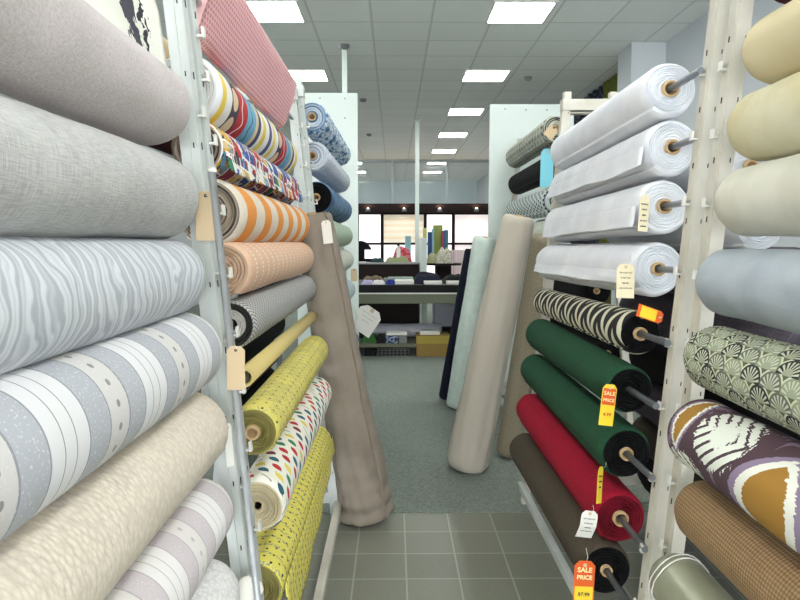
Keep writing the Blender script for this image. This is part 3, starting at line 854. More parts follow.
o = mesh_obj('cloth', bm, M_floral, root); md = o.modifiers.new('thickness', 'SOLIDIFY'); md.thickness = .004
bm = bmesh.new(); pts = [pA.lerp(pB, k / 12) + Vector((-.09, 0, .30 - .02 * math.sin(k / 12 * 2.4))) - root.location for k in range(13)]
tube(bm, pts, .045, 16); tag(mesh_obj('bolt_core', bm, M_lining, root), 'white rolled part the cloth hangs from', None)

# ------------------------------------------------------------------ middle left rolls
Y0, Y1 = 1.74, 3.12
def mid_left(lb, px, py, r, m, x1=None, **k):
    q = P(px, py, Y0); return roll(lb, q, (q.x + (x1 or 0), Y1, q.z), r, r * k.pop('taper', 1), m, **k)
# pink flat bolt
q = P(187, 36, 1.74); root = thing('fabric_bolt', 'flat bolt of pink honeycomb cloth on top of the middle left rack', 'fabric bolt', q)
bm = bmesh.new(); uv = bm.loops.layers.uv.new('UVMap'); ax = Vector((.075, 0, .205)); nrm = Vector((ax.z, 0, -ax.x)).normalized(); g = []
n1, n2 = 40, 40; Lb = 1.36
for i in range(n1 + 1):
    row = []
    for j in range(n2):
        th = 2 * PI * j / n2; a_ = math.cos(th); c_ = math.sin(th)
        a_ = math.copysign(abs(a_) ** .55, a_); c_ = math.copysign(abs(c_) ** .8, c_)
        k = 1 + .05 * nz(i * .15, a_, c_)
        row.append(bm.verts.new(ax * (.5 + .5 * a_ * k) + nrm * (.02 * c_ + .006 * nz(i * .2, a_ * 2, 3)) + Vector((0, Lb * i / n1 + .004 * c_, 0))))
    g.append(row)
arc = [0]
for j in range(n2): arc.append(arc[-1] + (g[0][(j + 1) % n2].co - g[0][j].co).length)
for i in range(n1):
    for j in range(n2):
        f = bm.faces.new((g[i][j], g[i][(j + 1) % n2], g[i + 1][(j + 1) % n2], g[i + 1][j])); f.smooth = True
        for lp, (ii, jj) in zip(f.loops, ((i, j), (i, j + 1), (i + 1, j + 1), (i + 1, j))): lp[uv].uv = (ii / n1 * Lb, arc[jj])
bm.faces.new(g[0]); bm.faces.new(g[-1][::-1]); mesh_obj('cloth', bm, M_honey, root)
bm = bmesh.new(); tube(bm, [ax * 1.0 + Vector((0, 0, 0)), ax * 1.0 + Vector((0, Lb, 0))], .006, 8); tag(mesh_obj('selvedge', bm, mat('pale_pink_edge', (240, 214, 210)), root), 'paler pink edge', None)
bm = bmesh.new(); tube(bm, [ax * .4 + Vector((0, -.1, 0)), ax * .4 + Vector((0, Lb + .2, 0))], .0105, 10); mesh_obj('rod', bm, M_steel, root)

B2 = mid_left('roll printed with yellow, red and blue scarf bands, under the pink bolt', 184, 88, .093, M_scarf, end_mat=M_lining, rod=M_steel, wob=.03, seed=.0)
B3 = mid_left('roll of comic-panel print cloth above the orange striped roll', 196, 147, .073, M_comic, end_mat=M_fuzz, core=True, core_r=.03, tubestick=.0, flap=(1.7, .0, 1, .06), seed=1.2)
bm = bmesh.new(); A_, B_ = P(187, 95, 1.62), P(207, 128, 1.80); ring_tube(bm, A_ - A_, B_ - A_, .012, .016)
o = mesh_obj('cardboard_tube', bm, M_card); o.location = A_; tag(o, 'slim tan tube poking out of the comic-print roll', 'tube')
B4 = mid_left('orange and off-white broad striped roll on the middle left rack', 208, 212, .092, M_orange, end_mat=M_fuzz, wob=.03, seed=.2)
B5 = mid_left('peach dotted roll showing a spiral end, below the orange striped roll', 222, 270, .076, M_peach, end_mat=plain('peach_reverse', (196, 166, 142)), core_r=.014, core=False, layers=6, wob=.03, step=.10, seam=2.6)
B6 = mid_left('grey herringbone roll under the peach one', 231, 325, .066, M_chev, end_mat=mat('black_white_ends', lambda b: b.mix((b.u * 900).sin().gt(0), (40, 38, 38), (190, 186, 180))), core_r=.016, core=False, wob=.03)
q = P(244, 378, 1.72); A_ = q
t = thing('cardboard_tube', 'bare yellowish cardboard tube on the rack above the yellow sprig roll', 'tube', A_)
bm = bmesh.new(); ring_tube(bm, Vector(), Vector((0, 1.45, -.0)), .020, .026, 28); mesh_obj('tube_wall', bm, mat('yellow_kraft', (206, 186, 122)), t)
bm = bmesh.new(); tube(bm, [(0, -.1, 0), (0, 1.6, 0)], .0105, 10); mesh_obj('rod', bm, M_steel, t)
B8 = mid_left('yellow sprig-print roll below the bare cardboard tube', 253, 432, .070, M_yellow, end_mat=plain('mustard_reverse', (150, 142, 84)), wob=.03, core_r=.02)
B9 = mid_left('white roll with red and teal leaf print between two yellow rolls', 258, 506, .074, M_leaf, end_mat=plain('cream_layers', (214, 202, 170)), wob=.05, layers=9, core=False, core_r=.01, squash=1.05)
B10 = mid_left('yellow dotted roll with draped end, lowest on the middle left rack', 256, 588, .078, M_yellow2, end_mat=plain('mustard_reverse', (150, 142, 84)), wob=.04, flap=(1.45, 0, 1, .15, None, 1.0), core_r=.02)
B11 = roll('dark taupe roll lying low behind the left base rail', (-.50, 1.72, .20), (-.50, 3.1, .20), .075, .075, M_brown)
bm = bmesh.new(); a, b_ = P(212, 172, 1.455), P(262, 640, 1.455)
a.x += .0; root = thing('steel_rod', 'long upright steel rod standing at the middle left post', 'rod', (b_.x + (b_.x - a.x) * (b_.z / (a.z - b_.z)), 1.455, 0))
top = Vector((a.x, 1.455, a.z)); tube(bm, [Vector(), top - root.location], .0085, 12); mesh_obj('shaft', bm, M_steel, root)
bm = bmesh.new(); tube(bm, [(top - root.location), (top - root.location) + Vector((0, 0, .012))], .010, 12); mesh_obj('end_cap', bm, M_hook, root)

# rolls on the back side of the left rack, seen in the gaps
for z, x, m, lb in ((1.97, -1.02, M_maroon, 'dark maroon roll on the far side of the left rack, high up'), (1.75, -1.06, M_maroon, 'dark maroon roll on the far side of the left rack, behind the comic print'), (1.30, -1.16, M_plum, 'plum grey roll on the far side of the left rack'), (1.05, -1.22, M_black, 'black roll on the far side of the left rack behind the bare tube'), (.85, -1.26, M_black, 'black roll on the far side of the left rack, lower')):
    roll(lb, (x + .08, 1.75, z), (x + .08, 3.2, z), .095, .095, m, M=20)
for z, x, m, lb in ((2.0, -1.0, M_maroon, 'dark maroon roll behind the near left rack top'), (1.78, -1.05, M_maroon, 'dark maroon roll glimpsed under the draped print cloth')):
    roll(lb, (x + .05, .1, z), (x + .05, 1.4, z), .095, .095, m, M=20)
for k, (z, x, m, nm) in enumerate(((1.52, -.86, M_plum, 'plum grey'), (1.30, -.90, M_black, 'black'), (1.08, -.93, M_brown, 'dark taupe'), (.86, -.96, M_black, 'black'), (.64, -1.0, M_maroon, 'dark maroon'), (.42, -1.04, M_black, 'black'))):
    roll('%s roll on the back of the far left rack, %s from its top' % (nm, ('first', 'second', 'third', 'fourth', 'fifth', 'sixth')[k]), (x, 3.6, z), (x, 5.15, z), .105, .105, m, M=20)
for k, (z, x, m, nm) in enumerate(((1.60, 1.35, M_plum, 'plum grey'), (1.38, 1.38, M_plum, 'plum grey'), (1.16, 1.41, M_black, 'black'), (.94, 1.45, M_plum, 'plum grey'), (.72, 1.5, M_black, 'black'))):
    roll('%s roll on the back of the far right rack, %s from its top' % (nm, ('first', 'second', 'third', 'fourth', 'fifth')[k]), (x, 4.5, z), (x, 6.0, z), .105, .105, m, M=20)
for k, (z, x, m, nm) in enumerate(((.68, 1.36, M_plum, 'plum grey'), (.46, 1.40, M_brown, 'dark taupe'), (.24, 1.44, M_black, 'black'))):
    roll('%s low roll at the back of the middle right rack, %s' % (nm, ('upper one', 'middle one', 'nearest the floor')[k]), (x, 1.98, z), (x, 3.5, z), .105, .105, m, M=20)
roll('pale yellow roll at the top behind the pink bolt', (-.86, 1.8, 2.17), (-.86, 3.1, 2.17), .07, .07, M_ivory, M=20)

# ------------------------------------------------------------------ middle right rolls
YR0, YR1 = 2.12, 3.44
def mid_right(lb, n, f, r0, r1, m, **k):
    q0, q1 = P(n[0], n[1], YR0), P(f[0], f[1], YR1)
    zz = (q0.z + q1.z) / 2
    q0.z = q0.z * .75 + zz * .25; q1.z = q1.z * .6 + zz * .4
    return roll(lb, q0, q1, r0, r1, m, rod=M_darksteel, **k)
W1 = mid_right('white voile roll, topmost on the middle right rack', (670, 88), (566, 154), .088, .089, M_white, wob=.05, rod_near=.215, core_r=.026)
W2 = mid_right('white voile roll with ragged end, second from the top on the right', (672, 146), (566, 190), .089, .090, M_white, wob=.06, rod_near=.215, flap=(4.75, .0, .98, .07), core_r=.024)
W3 = mid_right('white voile roll with a narrow hanging tag, third down on the right', (664, 205), (561, 226), .088, .091, M_white, wob=.05, rod_near=.215, flap=(4.75, .0, .97, .08), core_r=.024)
W4 = mid_right('white voile roll with a broad cream tag, just above the zigzag roll', (658, 268), (552, 263), .090, .092, M_white, wob=.05, rod_near=.215, flap=(4.65, .0, .97, .05), core_r=.022)
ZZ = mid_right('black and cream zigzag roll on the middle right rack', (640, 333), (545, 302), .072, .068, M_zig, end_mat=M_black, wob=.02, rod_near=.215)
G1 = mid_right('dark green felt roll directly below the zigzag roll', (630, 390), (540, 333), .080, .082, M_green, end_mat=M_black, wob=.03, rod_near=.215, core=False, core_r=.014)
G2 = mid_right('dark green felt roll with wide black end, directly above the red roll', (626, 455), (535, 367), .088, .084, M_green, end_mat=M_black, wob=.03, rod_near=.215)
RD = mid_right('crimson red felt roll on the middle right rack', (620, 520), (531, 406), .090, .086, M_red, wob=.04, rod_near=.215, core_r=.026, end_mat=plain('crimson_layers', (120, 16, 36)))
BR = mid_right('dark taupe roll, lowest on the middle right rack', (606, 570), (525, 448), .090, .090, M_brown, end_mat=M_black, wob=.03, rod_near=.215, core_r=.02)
price_tag(W3, P(644, 213, 2.05), .030, .115, M_tagcream, 'narrow cream tag with handwriting', ry=.08, string_to=P(649, 190, 2.04), scribble=5)
price_tag(W4, P(625.5, 281, 1.99), .055, .105, M_tagcream, 'broad cream tag with handwriting', ry=.02, string_to=P(631, 255, 1.99), scribble=4)
price_tag(ZZ, P(650, 314, 1.95), .040, .08, M_tagorange, 'orange and yellow sale tag lying tilted', ry=1.9, rx=-.3, scribble=0, band=(-.03, .02, M_tagyellow, 'yellow panel'), string_to=P(640, 318, 1.97))
price_tag(G1, P(608, 405, 1.99), .045, .130, M_tagyellow, 'orange and yellow printed sale tag', ry=.12, scribble=0, band=(.0, .052, M_tagorange, 'red-orange printed panel'), sale=[('SALE', .036, .017, M_cream_txt), ('PRICE', .015, .014, M_cream_txt), ('4.99', -.030, .015, M_tagred)], string_to=P(612, 384, 2.0))
price_tag(RD, P(600, 485, 1.99), .028, .115, M_tagyellow, 'yellow sale tag seen edge-on', rz=.7, ry=.18, scribble=3, string_to=P(606, 462, 2.0))
price_tag(RD, P(588, 526, 1.98), .052, .10, M_tagwhite, 'creased white tag with handwriting', ry=.12, fold=True, string_to=P(593, 505, 1.99))
price_tag(BR, P(584, 585, 1.97), .066, .155, M_tagorange, 'large orange SALE PRICE tag', ry=.05, scribble=0, band=(-.055, -.005, M_tagyellow, 'yellow price panel'), sale=[('SALE', .048, .022, M_cream_txt), ('PRICE', .024, .019, M_cream_txt), ('$7.99', -.030, .017, M_ink)], string_to=P(586, 548, 2.0))
# rolls on the back side of the right rack
for z, x, m, lb in ((1.38, 1.24, M_plum, 'plum grey roll on the far side of the right rack'), (1.16, 1.28, M_plum, 'plum grey roll on the far side of the right rack, lower'), (.9, 1.34, M_black, 'black roll on the far side of the right rack')):
    roll(lb, (x, 1.95, z), (x, 3.4, z), .105, .105, m, M=20)
for z, x, m, lb in ((1.74, 1.14, M_white, 'white roll behind the right posts, upper of two'),(1.55, 1.18, M_white, 'white roll behind the right posts, lower of two')):
    roll(lb, (x, 2.1, z), (x, 3.4, z), .085, .085, m, M=20)

# ------------------------------------------------------------------ near right rolls
YN = 1.62
def near_right(lb, px, py, r, m, **k):
    q = P(px, py, YN); k.setdefault('seam', 1.6); return roll(lb, (q.x, .12, q.z), q, r, r * .97, m, **k)
R0 = near_right('dark maroon roll at the top right corner', 792, -28, .088, M_maroon)
R1 = near_right('ivory yellow cloth roll near the top right corner', 774, 52, .088, M_ivory, wob=.08, seed=3.1)
R2 = near_right('pale cream roll second from the top on the near right', 758, 127, .088, M_paleyellow, wob=.08, seed=9.7)
R3 = near_right('ecru roll above the blue-grey one on the near right', 746, 203, .090, M_ecru, wob=.08, seed=6.5)
R4 = near_right('blue-grey sateen roll on the near right', 726, 283, .088, M_bluegrey, wob=.07, seed=5.5)
R5 = near_right('roll with green and black scallop fan print on the near right', 712, 357, .084, M_scallop, wob=.02, seed=.6)
R6 = near_right('maroon, mustard and white ikat print roll on the near right', 698, 431, .092, M_ikat, wob=.05, seed=.0)
R7 = near_right('brown basket-weave roll below the ikat roll', 702, 508, .084, M_brownw, wob=.02)
R8 = near_right('shiny champagne satin roll tied with white string, near right', 674, 578, .076, M_satin, wob=.03)
bm = bmesh.new()
for dy in (0, .02):
    c = Vector((0, 1.47 - dy - .0, 0)); pts = [c + Vector((math.cos(k * PI / 12) * .0785, .01 * math.sin(k * .5), math.sin(k * PI / 12) * .0785)) for k in range(25)]
    tube(bm, pts, .0018, 6, cap=False)
mesh_obj('string', bm, M_string, R8)
R9 = near_right('white roll with blue marks at the bottom edge of the near right', 686, 655, .07, mat('white_blue_print', lambda b: b.mix(b.noise(30, 2).gt(.6), (226, 228, 234), (70, 90, 150))))

# ------------------------------------------------------------------ leaning rolls
def lean(lb, pt, Yt, pb, Yb, r0, r1, m, **k):
    a, b_ = P(pt[0], pt[1], Yt), P(pb[0], pb[1], Yb); b_.z = .03 + k.pop('lift', 0)
    return roll(lb, a, b_, r0, r1, m, **k)
T1 = lean('warm grey cotton roll leaning on the left rack beside the aisle', (312, 215), 3.20, (366, 508), 3.42, .092, .140, M_taupe, wob=.09, folds=.09, step=.10, seam=5.4, M=110, N=110, layers=4,
     prof=lambda s: 1 + .04 * math.sin(s * 9) + (.06 * math.sin(s * 110) * max(0, (s - .78) / .22)))
price_tag(T1, P(327, 232, 3.10), .045, .11, M_tagwhite, 'plain white tag', ry=-.12, scribble=0, string_to=P(325, 218, 3.12))
T2 = lean('oatmeal cotton roll leaning at the right, tallest and nearest of the leaning rolls', (519, 217), 4.0, (467, 468), 4.2, .098, .145, M_oat, wob=.07, folds=.07, step=.06, seam=3.6, N=90)
T3 = lean('olive taupe roll leaning between the oatmeal roll and the right rack', (545, 236), 4.27, (508, 462), 4.43, .085, .09, M_olive, wob=.05, folds=.04)
T4 = lean('pale mint roll leaning behind the oatmeal roll', (485, 238), 5.6, (457, 402), 5.75, .10, .10, M_mint, wob=.06, folds=.05)
T5 = lean('navy roll leaning farthest back, beyond the mint one', (472, 250), 5.95, (446, 398), 6.05, .065, .07, M_navy, wob=.05)

# ------------------------------------------------------------------ far right rolls
def far_roll(lb, n, f, Ya, Yb, r, m, **k):
    q0, q1 = P(n[0], n[1], Ya), P(f[0], f[1], Yb); zz = (q0.z + q1.z) / 2; xx = (q0.x + q1.x) / 2
    q0.z = q1.z = zz; q0.x = (q0.x + xx) / 2; q1.x = (q1.x + xx) / 2
    return roll(lb, q0, q1, r, r, m, M=30, N=40, **k)
C1 = far_roll('black and ecru tribal-print roll, topmost on the far right rack', (556, 130), (515, 157), 4.5, 6.05, .095, M_aztec)
C2 = far_roll('black cloth roll under the tribal-print roll on the far right', (556, 166), (518, 184), 4.5, 6.05, .092, M_black)
C3 = far_roll('grey dash-print roll below the black one on the far right', (556, 203), (514, 210), 4.5, 6.05, .095, M_dash)
C4 = far_roll('pale white roll under the dash-print roll on the far right', (556, 235), (518, 232), 4.5, 6.05, .088, M_offwhite)
price_tag(C2, P(547, 168, 4.3), .085, .25, M_teal, 'light blue card', ry=.03, scribble=0, string_to=P(547, 150, 4.3))
price_tag(C1, P(551, 132, 4.3), .07, .08, M_tagkraft, 'manila tag', ry=.6, scribble=0)

# far left rolls
D1 = far_roll('blue and white watercolour-print roll, topmost on the far left rack', (310, 122), (342, 152), 3.62, 5.2, .085, M_aqua)
D2 = far_roll('pale feather-print roll under the watercolour-print one', (311, 162), (341, 178), 3.62, 5.2, .085, M_feather)
D3 = far_roll('mottled denim blue roll with black lining on the far left', (316, 203), (341, 207), 3.62, 5.2, .092, M_denim, end_mat=M_black)
D4 = far_roll('pale green roll below the denim roll on the far left', (320, 240), (343, 231), 3.62, 5.2, .082, M_palegreen)
D5 = far_roll('off-white roll below the pale green one on the far left', (322, 275), (344, 254), 3.62, 5.2, .080, M_offwhite)
D6 = far_roll('ice blue roll low on the far left rack', (324, 318), (346, 283), 3.62, 5.2, .080, M_iceblue)
D7 = far_roll('mint roll lower still on the far left rack', (328, 356), (347, 308), 3.62, 5.2, .082, M_mint)
D8 = far_roll('denim blue roll with a white sheet at its end, lowest on the far left', (330, 392), (349, 330), 3.62, 5.2, .082, M_denim)
price_tag(D8, P(366, 320, 5.25), .20, .22, M_tagwhite, 'large white paper sheet', ry=.6, scribble=3)
price_tag(D5, P(354, 275, 5.15), .05, .10, M_tagkraft, 'manila tag', scribble=0)

# ------------------------------------------------------------------ cutting table and things on and under it
YTB = 8.34; zt = P(420, 285, YTB).z
tx0, tx1 = P(300, 285, YTB).x, P(520, 285, YTB).x
TB = thing('cutting_table', 'long dark cutting table across the end of the aisle', 'table', ((tx0 + tx1) / 2, YTB, .006))
hw = (tx1 - tx0) / 2; z0 = TB.location.z
bm = bmesh.new(); box(bm, -hw, hw, 0, 1.2, zt - .10 - z0, zt - z0, .008); mesh_obj('tabletop', bm, M_blackgloss, TB)
bm = bmesh.new(); box(bm, -hw, hw, -.004, .004, zt - .118 - z0, zt - .10 - z0); mesh_obj('edge_strip', bm, M_hook, TB)
bm = bmesh.new(); box(bm, -hw + .02, hw - .02, .01, .05, zt - .24 - z0, zt - .118 - z0); box(bm, -hw + .02, hw - .02, 1.12, 1.16, zt - .24 - z0, zt - .1 - z0); mesh_obj('apron', bm, M_olivepaint, TB)
for x in (-hw + .05, P(424, 300, YTB + .6).x - TB.location.x, hw - .05):
    for y in (.06, 1.1) if abs(x) > hw * .5 else (.6,):
        bm = bmesh.new(); box(bm, x - .035, x + .035, y - .035, y + .035, 0, zt - .1 - z0, .003); mesh_obj('leg', bm, M_ltgreen, TB)
zsh = P(400, 345, YTB).z
bm = bmesh.new(); xe = P(416, 345, YTB).x - TB.location.x
box(bm, -hw + .02, xe, .02, .55, zsh - .035 - z0, zsh + .012 - z0, .003); mesh_obj('shelf', bm, M_olivepaint, TB)
bm = bmesh.new(); box(bm, -hw + .05, P(418, 300, YTB).x - TB.location.x, .95, .97, .1, zt - .2 - z0); mesh_obj('back_panel', bm, M_dkwood, TB)
def px_box(name, lb, cat, xa, xb, ya, yb, Y, d, m, group=None, rz=0, bev=.006, zbase=None):
    a, b_ = P(xa, yb, Y), P(xb, ya, Y); w = (b_.x - a.x) / 2
    z0_ = a.z if zbase is None else zbase
    bm = bmesh.new(); box(bm, -w, w, 0, d, 0, b_.z - z0_, bev)
    o = mesh_obj(name, bm, m, loc=None); o.location = ((a.x + b_.x) / 2, Y, z0_); o.rotation_euler.z = rz
    return tag(o, lb, cat, group)
# on the table
M_nav = plain('dark_navy_pile', (26, 30, 48))
def heap(name, lb, cat, xa, xb, ya, Y, d, m, z, seed=1, group=None):
    a, b_ = P(xa, ya, Y), P(xb, ya, Y); w = (b_.x - a.x) / 2; h = P(xa, ya, Y).z - z
    bm = bmesh.new(); g = []; n = 20
    for i in range(n + 1):
        row = []
        for j in range(n + 1):
            x, y = -1 + 2 * i / n, -1 + 2 * j / n
            e = max(0, 1 - max(abs(x), abs(y)) ** 5)
            hh = h * e * (.78 + .35 * nz(x * 1.8 + seed, y * 1.8, seed) + .06 * nz(x * 7, y * 7, seed))
            row.append(bm.verts.new((x * w, d / 2 + y * d / 2, max(hh, 0) + .001)))
        g.append(row)
    for i in range(n):
        for j in range(n): bm.faces.new((g[i][j], g[i + 1][j], g[i + 1][j + 1], g[i][j + 1])).smooth = True
    bm.faces.new([bm.verts.new((sx * w, d / 2 + sy * d / 2, 0)) for sx, sy in ((-1, -1), (-1, 1), (1, 1), (1, -1))])
    o = mesh_obj(name, bm, m); o.location = ((a.x + b_.x) / 2, Y, z); return tag(o, lb, cat, group)
heap('folded_fabric', 'dark navy folded cloth on the cutting table, left of the two', 'fabric', 413, 443, 272.5, YTB + .2, .5, M_nav, zt, 2)
heap('folded_fabric', 'dark folded cloth on the cutting table beside the navy one, on its right', 'fabric', 444, 470, 274.5, YTB + .22, .5, M_black, zt, 5)
px_box('paper_strip', 'white folded paper at the front of the left dark cloth', 'paper', 424, 442, 281, 284, YTB + .06, .1, M_tagwhite, zbase=zt)
px_box('paper_strip', 'white folded paper at the front of the right dark cloth', 'paper', 446.5, 466, 281, 284, YTB + .06, .1, M_tagwhite, zbase=zt)
px_box('ruler', 'pale green long ruler lying along the back of the cutting table', 'ruler', 388, 413, 277, 279, YTB + 1.0, .08, M_ltgreen, zbase=zt)
px_box('paper_pattern', 'white paper sheet lying on the cutting table middle', 'paper', 395, 414, 280.5, 284, YTB + .12, .3, M_tagwhite, zbase=zt)
heap('cloth_pile', 'lilac cloth folded at the left end of the cutting table', 'fabric', 361, 373, 280, YTB + .1, .3, plain('lilac_cloth', (176, 170, 206)), zt, 3)
heap('cloth_pile', 'white cloth folded beside the lilac cloth on the table', 'fabric', 372, 385, 280, YTB + .1, .3, M_lining, zt, 7)
heap('cloth_pile', 'small royal blue cloth on the cutting table', 'fabric', 386, 395, 279.5, YTB + .1, .25, plain('royal_blue', (38, 52, 140)), zt, 9)
heap('tangled_cord', 'grey and brown bundle at the back of the cutting table', 'bundle', 362, 383, 275.5, YTB + .7, .3, plain('brown_bundle', (120, 104, 84)), zt, 4)
bm = bmesh.new(); bmesh.ops.create_uvsphere(bm, u_segments=16, v_segments=10, radius=.045); q = P(386, 276.5, YTB + .5); 
for v in bm.verts: v.co.z *= .8
o = mesh_obj('ball_of_yarn', bm, plain('grey_yarn', (150, 152, 150)), smooth=True); o.location = (q.x, q.y, zt + .036); tag(o, 'small grey ball on the cutting table', 'ball')
# under the table
M_wrap = mat('lavender_plastic_wrap', lambda b: (b.mix(b.noise(5, 3), (150, 150, 160), (188, 188, 200)), b.noise(14, 3)), coord='Object', rough=.25, bump=.6, dist=.02)
zfl = .006
a = P(372, 322, 8.9); b_ = P(441, 326, 8.9)
roll('grey plastic-wrapped roll lying under the cutting table', (a.x, 8.85, zsh + .12), (b_.x, 8.85, zsh + .12), .10, .10, M_wrap, M=20, N=32, wob=.08, core=False)
px_box('plastic_box', 'pale plastic-wrapped pack right of the grey wrapped roll, under the table', 'box', 434, 462, 304, 325, 9.2, .4, mat('pale_lilac_wrap', (186, 188, 204), rough=.3), zbase=.3)
px_box('storage_crate', 'dark crate beneath the pale plastic pack', 'crate', 430, 470, 330, 350, 9.1, .5, M_dkwood, zbase=zfl)
c = px_box('cardboard_box', 'open yellow-brown cardboard box under the cutting table', 'box', 416.5, 451, 336, 358, YTB + .05, .45, mat('brown_box_card', (150, 122, 66), coord='Object'), zbase=zfl)
hb = P(420, 336, YTB + .05).z - zfl; w = (P(451, 336, YTB + .05).x - P(416.5, 336, YTB + .05).x) / 2
bm = bmesh.new(); obox(bm, (0, -.01, hb - .06), (w + .005, 0, 0), (0, .004, 0), (0, -.02, .06)); tag(mesh_obj('flap', bm, mat('yellow_flap', (190, 168, 82)), c), 'yellow folded flap', None)
px_box('paper_stack', 'white papers lying on top of the cardboard box', 'paper', 420, 440, 331.5, 335.5, YTB + .15, .25, M_tagwhite, zbase=zfl + hb)
# basket
a, b_ = P(378, 357, YTB + .08), P(409, 346, YTB + .08); w = (b_.x - a.x) / 2; h = zsh - .035 - zfl - .02
bk = thing('storage_basket', 'black slotted basket on the floor under the table shelf', 'basket', ((a.x + b_.x) / 2, YTB + .08, zfl))
bm = bmesh.new(); box(bm, -w, w, .012, .35, 0, h, .004); mesh_obj('tub', bm, M_slot, bk)
bm = bmesh.new()
for i in range(9):
    x = -w + 2 * w * i / 8; box(bm, x - .008, x + .008, 0, .01, 0, h)
for z in (.0, h * .33, h * .66, h - .012): box(bm, -w, w, -.002, .01, z, z + .012)
mesh_obj('lattice', bm, mat('grey_plastic', (98, 100, 100)), bk)
for xa, xb, m, lb in ((378, 385, M_slot, 'black box on the table shelf, leftmost'), (386, 398, mat('blue_print_box', lambda b: b.mix(b.noise(30, 2).gt(.5), (34, 50, 92), (150, 160, 180)), coord='Object'), 'blue printed box in the middle of the table shelf'), (399, 407, M_dkfit, 'grey box on the table shelf, rightmost')):
    px_box('small_box', lb, 'box', xa, xb, 336, 343, YTB + .06, .25, m, 'boxes on the table shelf', zbase=zsh + .012)
o = px_box('paper_sheet', 'white papers lying on the small boxes of the table shelf', 'paper', 386, 407, 333, 335, YTB + .06, .2, M_tagwhite, zbase=P(400, 335.4, YTB + .06).z)
px_box('black_bin', 'black bin on the floor left of the slotted basket', 'bin', 364, 376, 344, 357, YTB + .1, .3, M_slot, zbase=zfl)
heap('green_bag', 'green bag on the shelf at the left under the table', 'bag', 362, 376, 333, YTB + .1, .3, plain('green_bag_cloth', (60, 110, 56)), zsh + .012, 3)

# ------------------------------------------------------------------ service counter behind
YC = 11.0; zc = P(400, 262.5, YC).z
cx0, cx1 = P(310, 265, YC).x, P(419, 265, YC).x
CT = thing('service_counter', 'dark walnut service counter behind the cutting table', 'counter', ((cx0 + cx1) / 2, YC, zfl)); hw = (cx1 - cx0) / 2
bm = bmesh.new(); box(bm, -hw, hw, 0, .6, 0, zc - .03 - zfl, .004); mesh_obj('body', bm, M_dkwood, CT)
bm = bmesh.new(); box(bm, -hw - .02, hw + .02, -.03, .63, zc - .03 - zfl, zc - zfl, .004); tag(mesh_obj('countertop', bm, mat('grey_counter_top', (150, 146, 146), rough=.3), CT), 'grey worktop', None)
px_box('end_post', 'pale green-white upright board at the right end of the counter', 'board', 420, 427, 238, 300, YC - .1, .5, M_panel, zbase=zfl)
heap('cloth_pile', 'olive green folded cloth on the service counter', 'fabric', 385, 410, 256, YC + .03, .15, plain('olive_folded', (164, 172, 128)), zc, 6)
heap('cloth_pile', 'pink and red cloth heap on the service counter', 'fabric', 392, 412, 246, YC + .2, .22, mat('pink_red_cloth', lambda b: b.mix(b.noise(18, 2).gt(.5), (206, 110, 128), (176, 52, 56)), coord='Object'), zc, 2)
heap('cloth_pile', 'dark teal cloth on the left of the service counter', 'fabric', 370, 384, 257.5, YC + .1, .3, plain('dark_teal', (40, 66, 70)), zc, 8)
px_box('tissue_box', 'small aqua box standing behind the pink cloth', 'box', 405, 411, 236, 242, YC + .46, .1, mat('aqua_box', (150, 200, 204)), zbase=zc)
# cash terminal
tm = thing('cash_terminal', 'pale screen terminal on the service counter', 'terminal', (P(371, 262, YC).x, YC + .25, zc))
w = P(378, 250, YC).x - P(371, 250, YC).x
bm = bmesh.new(); box(bm, -w, w, 0, .03, .06, P(371, 250, YC).z - zc, .006); mesh_obj('screen', bm, mat('pale_screen', (232, 230, 236), emit=((240, 240, 250), .5)), tm)
bm = bmesh.new(); box(bm, -.03, .03, .03, .06, 0, .1); box(bm, -.09, .09, -.03, .12, 0, .012, .003); mesh_obj('stand', bm, M_slot, tm)
# bottle
bt = thing('bottle', 'white bottle with black cap on the service counter', 'bottle', (P(398.5, 262, YC).x, YC + .12, zc))
hb = P(398.5, 243, YC).z - zc
bm = bmesh.new(); tube(bm, [(0, 0, 0), (0, 0, hb * .65), (0, 0, hb * .78), (0, 0, hb * .85)], [.035, .035, .018, .016], 16); mesh_obj('body', bm, M_hook, bt)
bm = bmesh.new(); tube(bm, [(0, 0, hb * .85), (0, 0, hb)], .022, 14); mesh_obj('cap', bm, M_slot, bt)
# dark office chair
oc = thing('office_chair', 'dark office chair back behind the counter at the left', 'chair', (P(360, 262, 12).x, 12.0, zfl)); zc2 = P(360, 241, 12).z
bm = bmesh.new(); bmesh.ops.create_uvsphere(bm, u_segments=24, v_segments=14, radius=1)
for v in bm.verts: v.co = Vector((v.co.x * .24, .35 + v.co.y * .06 + .05 * v.co.x ** 2, zc2 - .36 + v.co.z * .36))
mesh_obj('backrest', bm, M_black, oc, smooth=True)
bm = bmesh.new(); box(bm, -.25, .25, -.2, .3, .48, .56, .03); mesh_obj('seat', bm, M_black, oc)
bm = bmesh.new(); tube(bm, [(0, .05, .08), (0, .05, .48)], .03, 12); mesh_obj('stem', bm, M_darksteel, oc)
for k in range(5):
    bm = bmesh.new(); c_, s_ = math.cos(k * 1.257), math.sin(k * 1.257); tube(bm, [(0, .05, .1), (.28 * c_, .05 + .28 * s_, .05)], .02, 8); 
    bmesh.ops.create_uvsphere(bm, u_segments=8, v_segments=6, radius=.03, matrix=Matrix.Translation((.28 * c_, .05 + .28 * s_, .03))); mesh_obj('leg', bm, M_slot, oc)
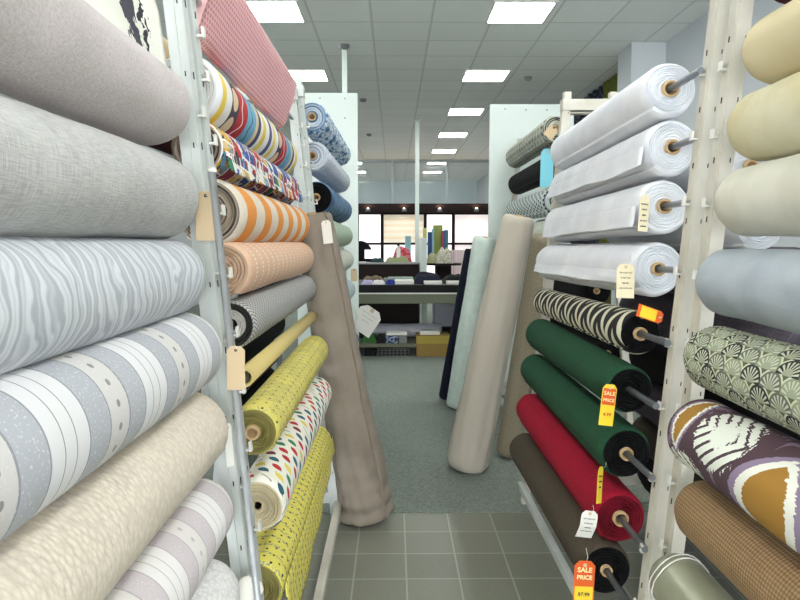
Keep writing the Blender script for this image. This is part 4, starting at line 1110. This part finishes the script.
# sample table with books
YS = 12.6; zs = P(440, 263, YS).z
st = thing('side_table', 'dark round-topped side table holding sample books', 'table', (P(443, 263, YS).x, YS, zfl))
bm = bmesh.new(); tube(bm, [(0, 0, zs - .04 - zfl), (0, 0, zs - zfl)], .36, 32); mesh_obj('table_top', bm, M_dkwood, st)
bm = bmesh.new(); box(bm, -.15, .15, -.15, .15, 0, zs - .04 - zfl, .01); mesh_obj('pedestal', bm, M_dkwood, st)
heap('flower_arrangement', 'pink and white floral bundle on the side table', 'flowers', 436, 454, 246, YS - .27, .25, mat('floral_mix', lambda b: b.ramp(b.voro(40)[0], [(0, (214, 170, 180)), (.3, (236, 232, 224)), (.55, (150, 160, 110)), (.8, (200, 190, 180))]), coord='Object'), zs, 5)
heap('cloth_pile', 'pale olive cloth bundle on the side table', 'fabric', 427, 439, 252, YS - .1, .22, plain('pale_olive_b', (190, 190, 150)), zs, 8)
books = [(427.5, 431.5, 232, (52, 86, 132), 'dark blue'), (431.5, 434, 229, (150, 190, 214), 'pale blue'), (433.5, 443, 225, (156, 168, 92), 'olive green, tallest'), (441, 443.6, 231, (176, 92, 112), 'rose pink'), (443.6, 448, 230, (74, 116, 148), 'steel blue')]
for k, (xa, xb, ya, c_, nm) in enumerate(books):
    a, b_ = P(xa, 250, YS + .1), P(xb, ya, YS + .1 + .0 * k); w = (b_.x - a.x) / 2 - .002
    dd = .0 if nm.startswith('olive') is False else .14
    bk_ = thing('sample_book', 'upright %s fabric sample book on the side table' % nm, 'book', ((a.x + b_.x) / 2, YS + .02 + dd, zs), 'sample books on the side table')
    h = b_.z - zs
    bm = bmesh.new(); box(bm, -w, w, 0, .006, 0, h, .002); box(bm, -w, -w + .006, 0, .13, 0, h); box(bm, w - .006, w, 0, .13, 0, h); mesh_obj('cover', bm, mat('cover_%d' % k, c_), bk_)
    bm = bmesh.new(); box(bm, -w + .006, w - .006, .006, .12, .01, h - .01); tag(mesh_obj('pages', bm, M_tagwhite, bk_), 'white page edges', None)
px_box('sample_card', 'small yellow-green card leaning beside the sample books', 'card', 423, 427, 228, 240, YS - .2, .02, mat('yg_card', (200, 206, 130)), zbase=zs)

# ------------------------------------------------------------------ daylight and view
w = bpy.data.worlds.new('world'); SC.world = w; w.use_nodes = True
bg = w.node_tree.nodes['Background']; bg.inputs[0].default_value = (.95, .975, 1, 1); bg.inputs[1].default_value = 5
SC.view_settings.view_transform = 'Standard'; SC.view_settings.look = 'None'
SC.view_settings.exposure = 1.4; SC.view_settings.gamma = 1; SC.view_settings.use_curve_mapping = False
SC.cycles.max_bounces = 6; SC.cycles.diffuse_bounces = 4; SC.cycles.sample_clamp_indirect = 8
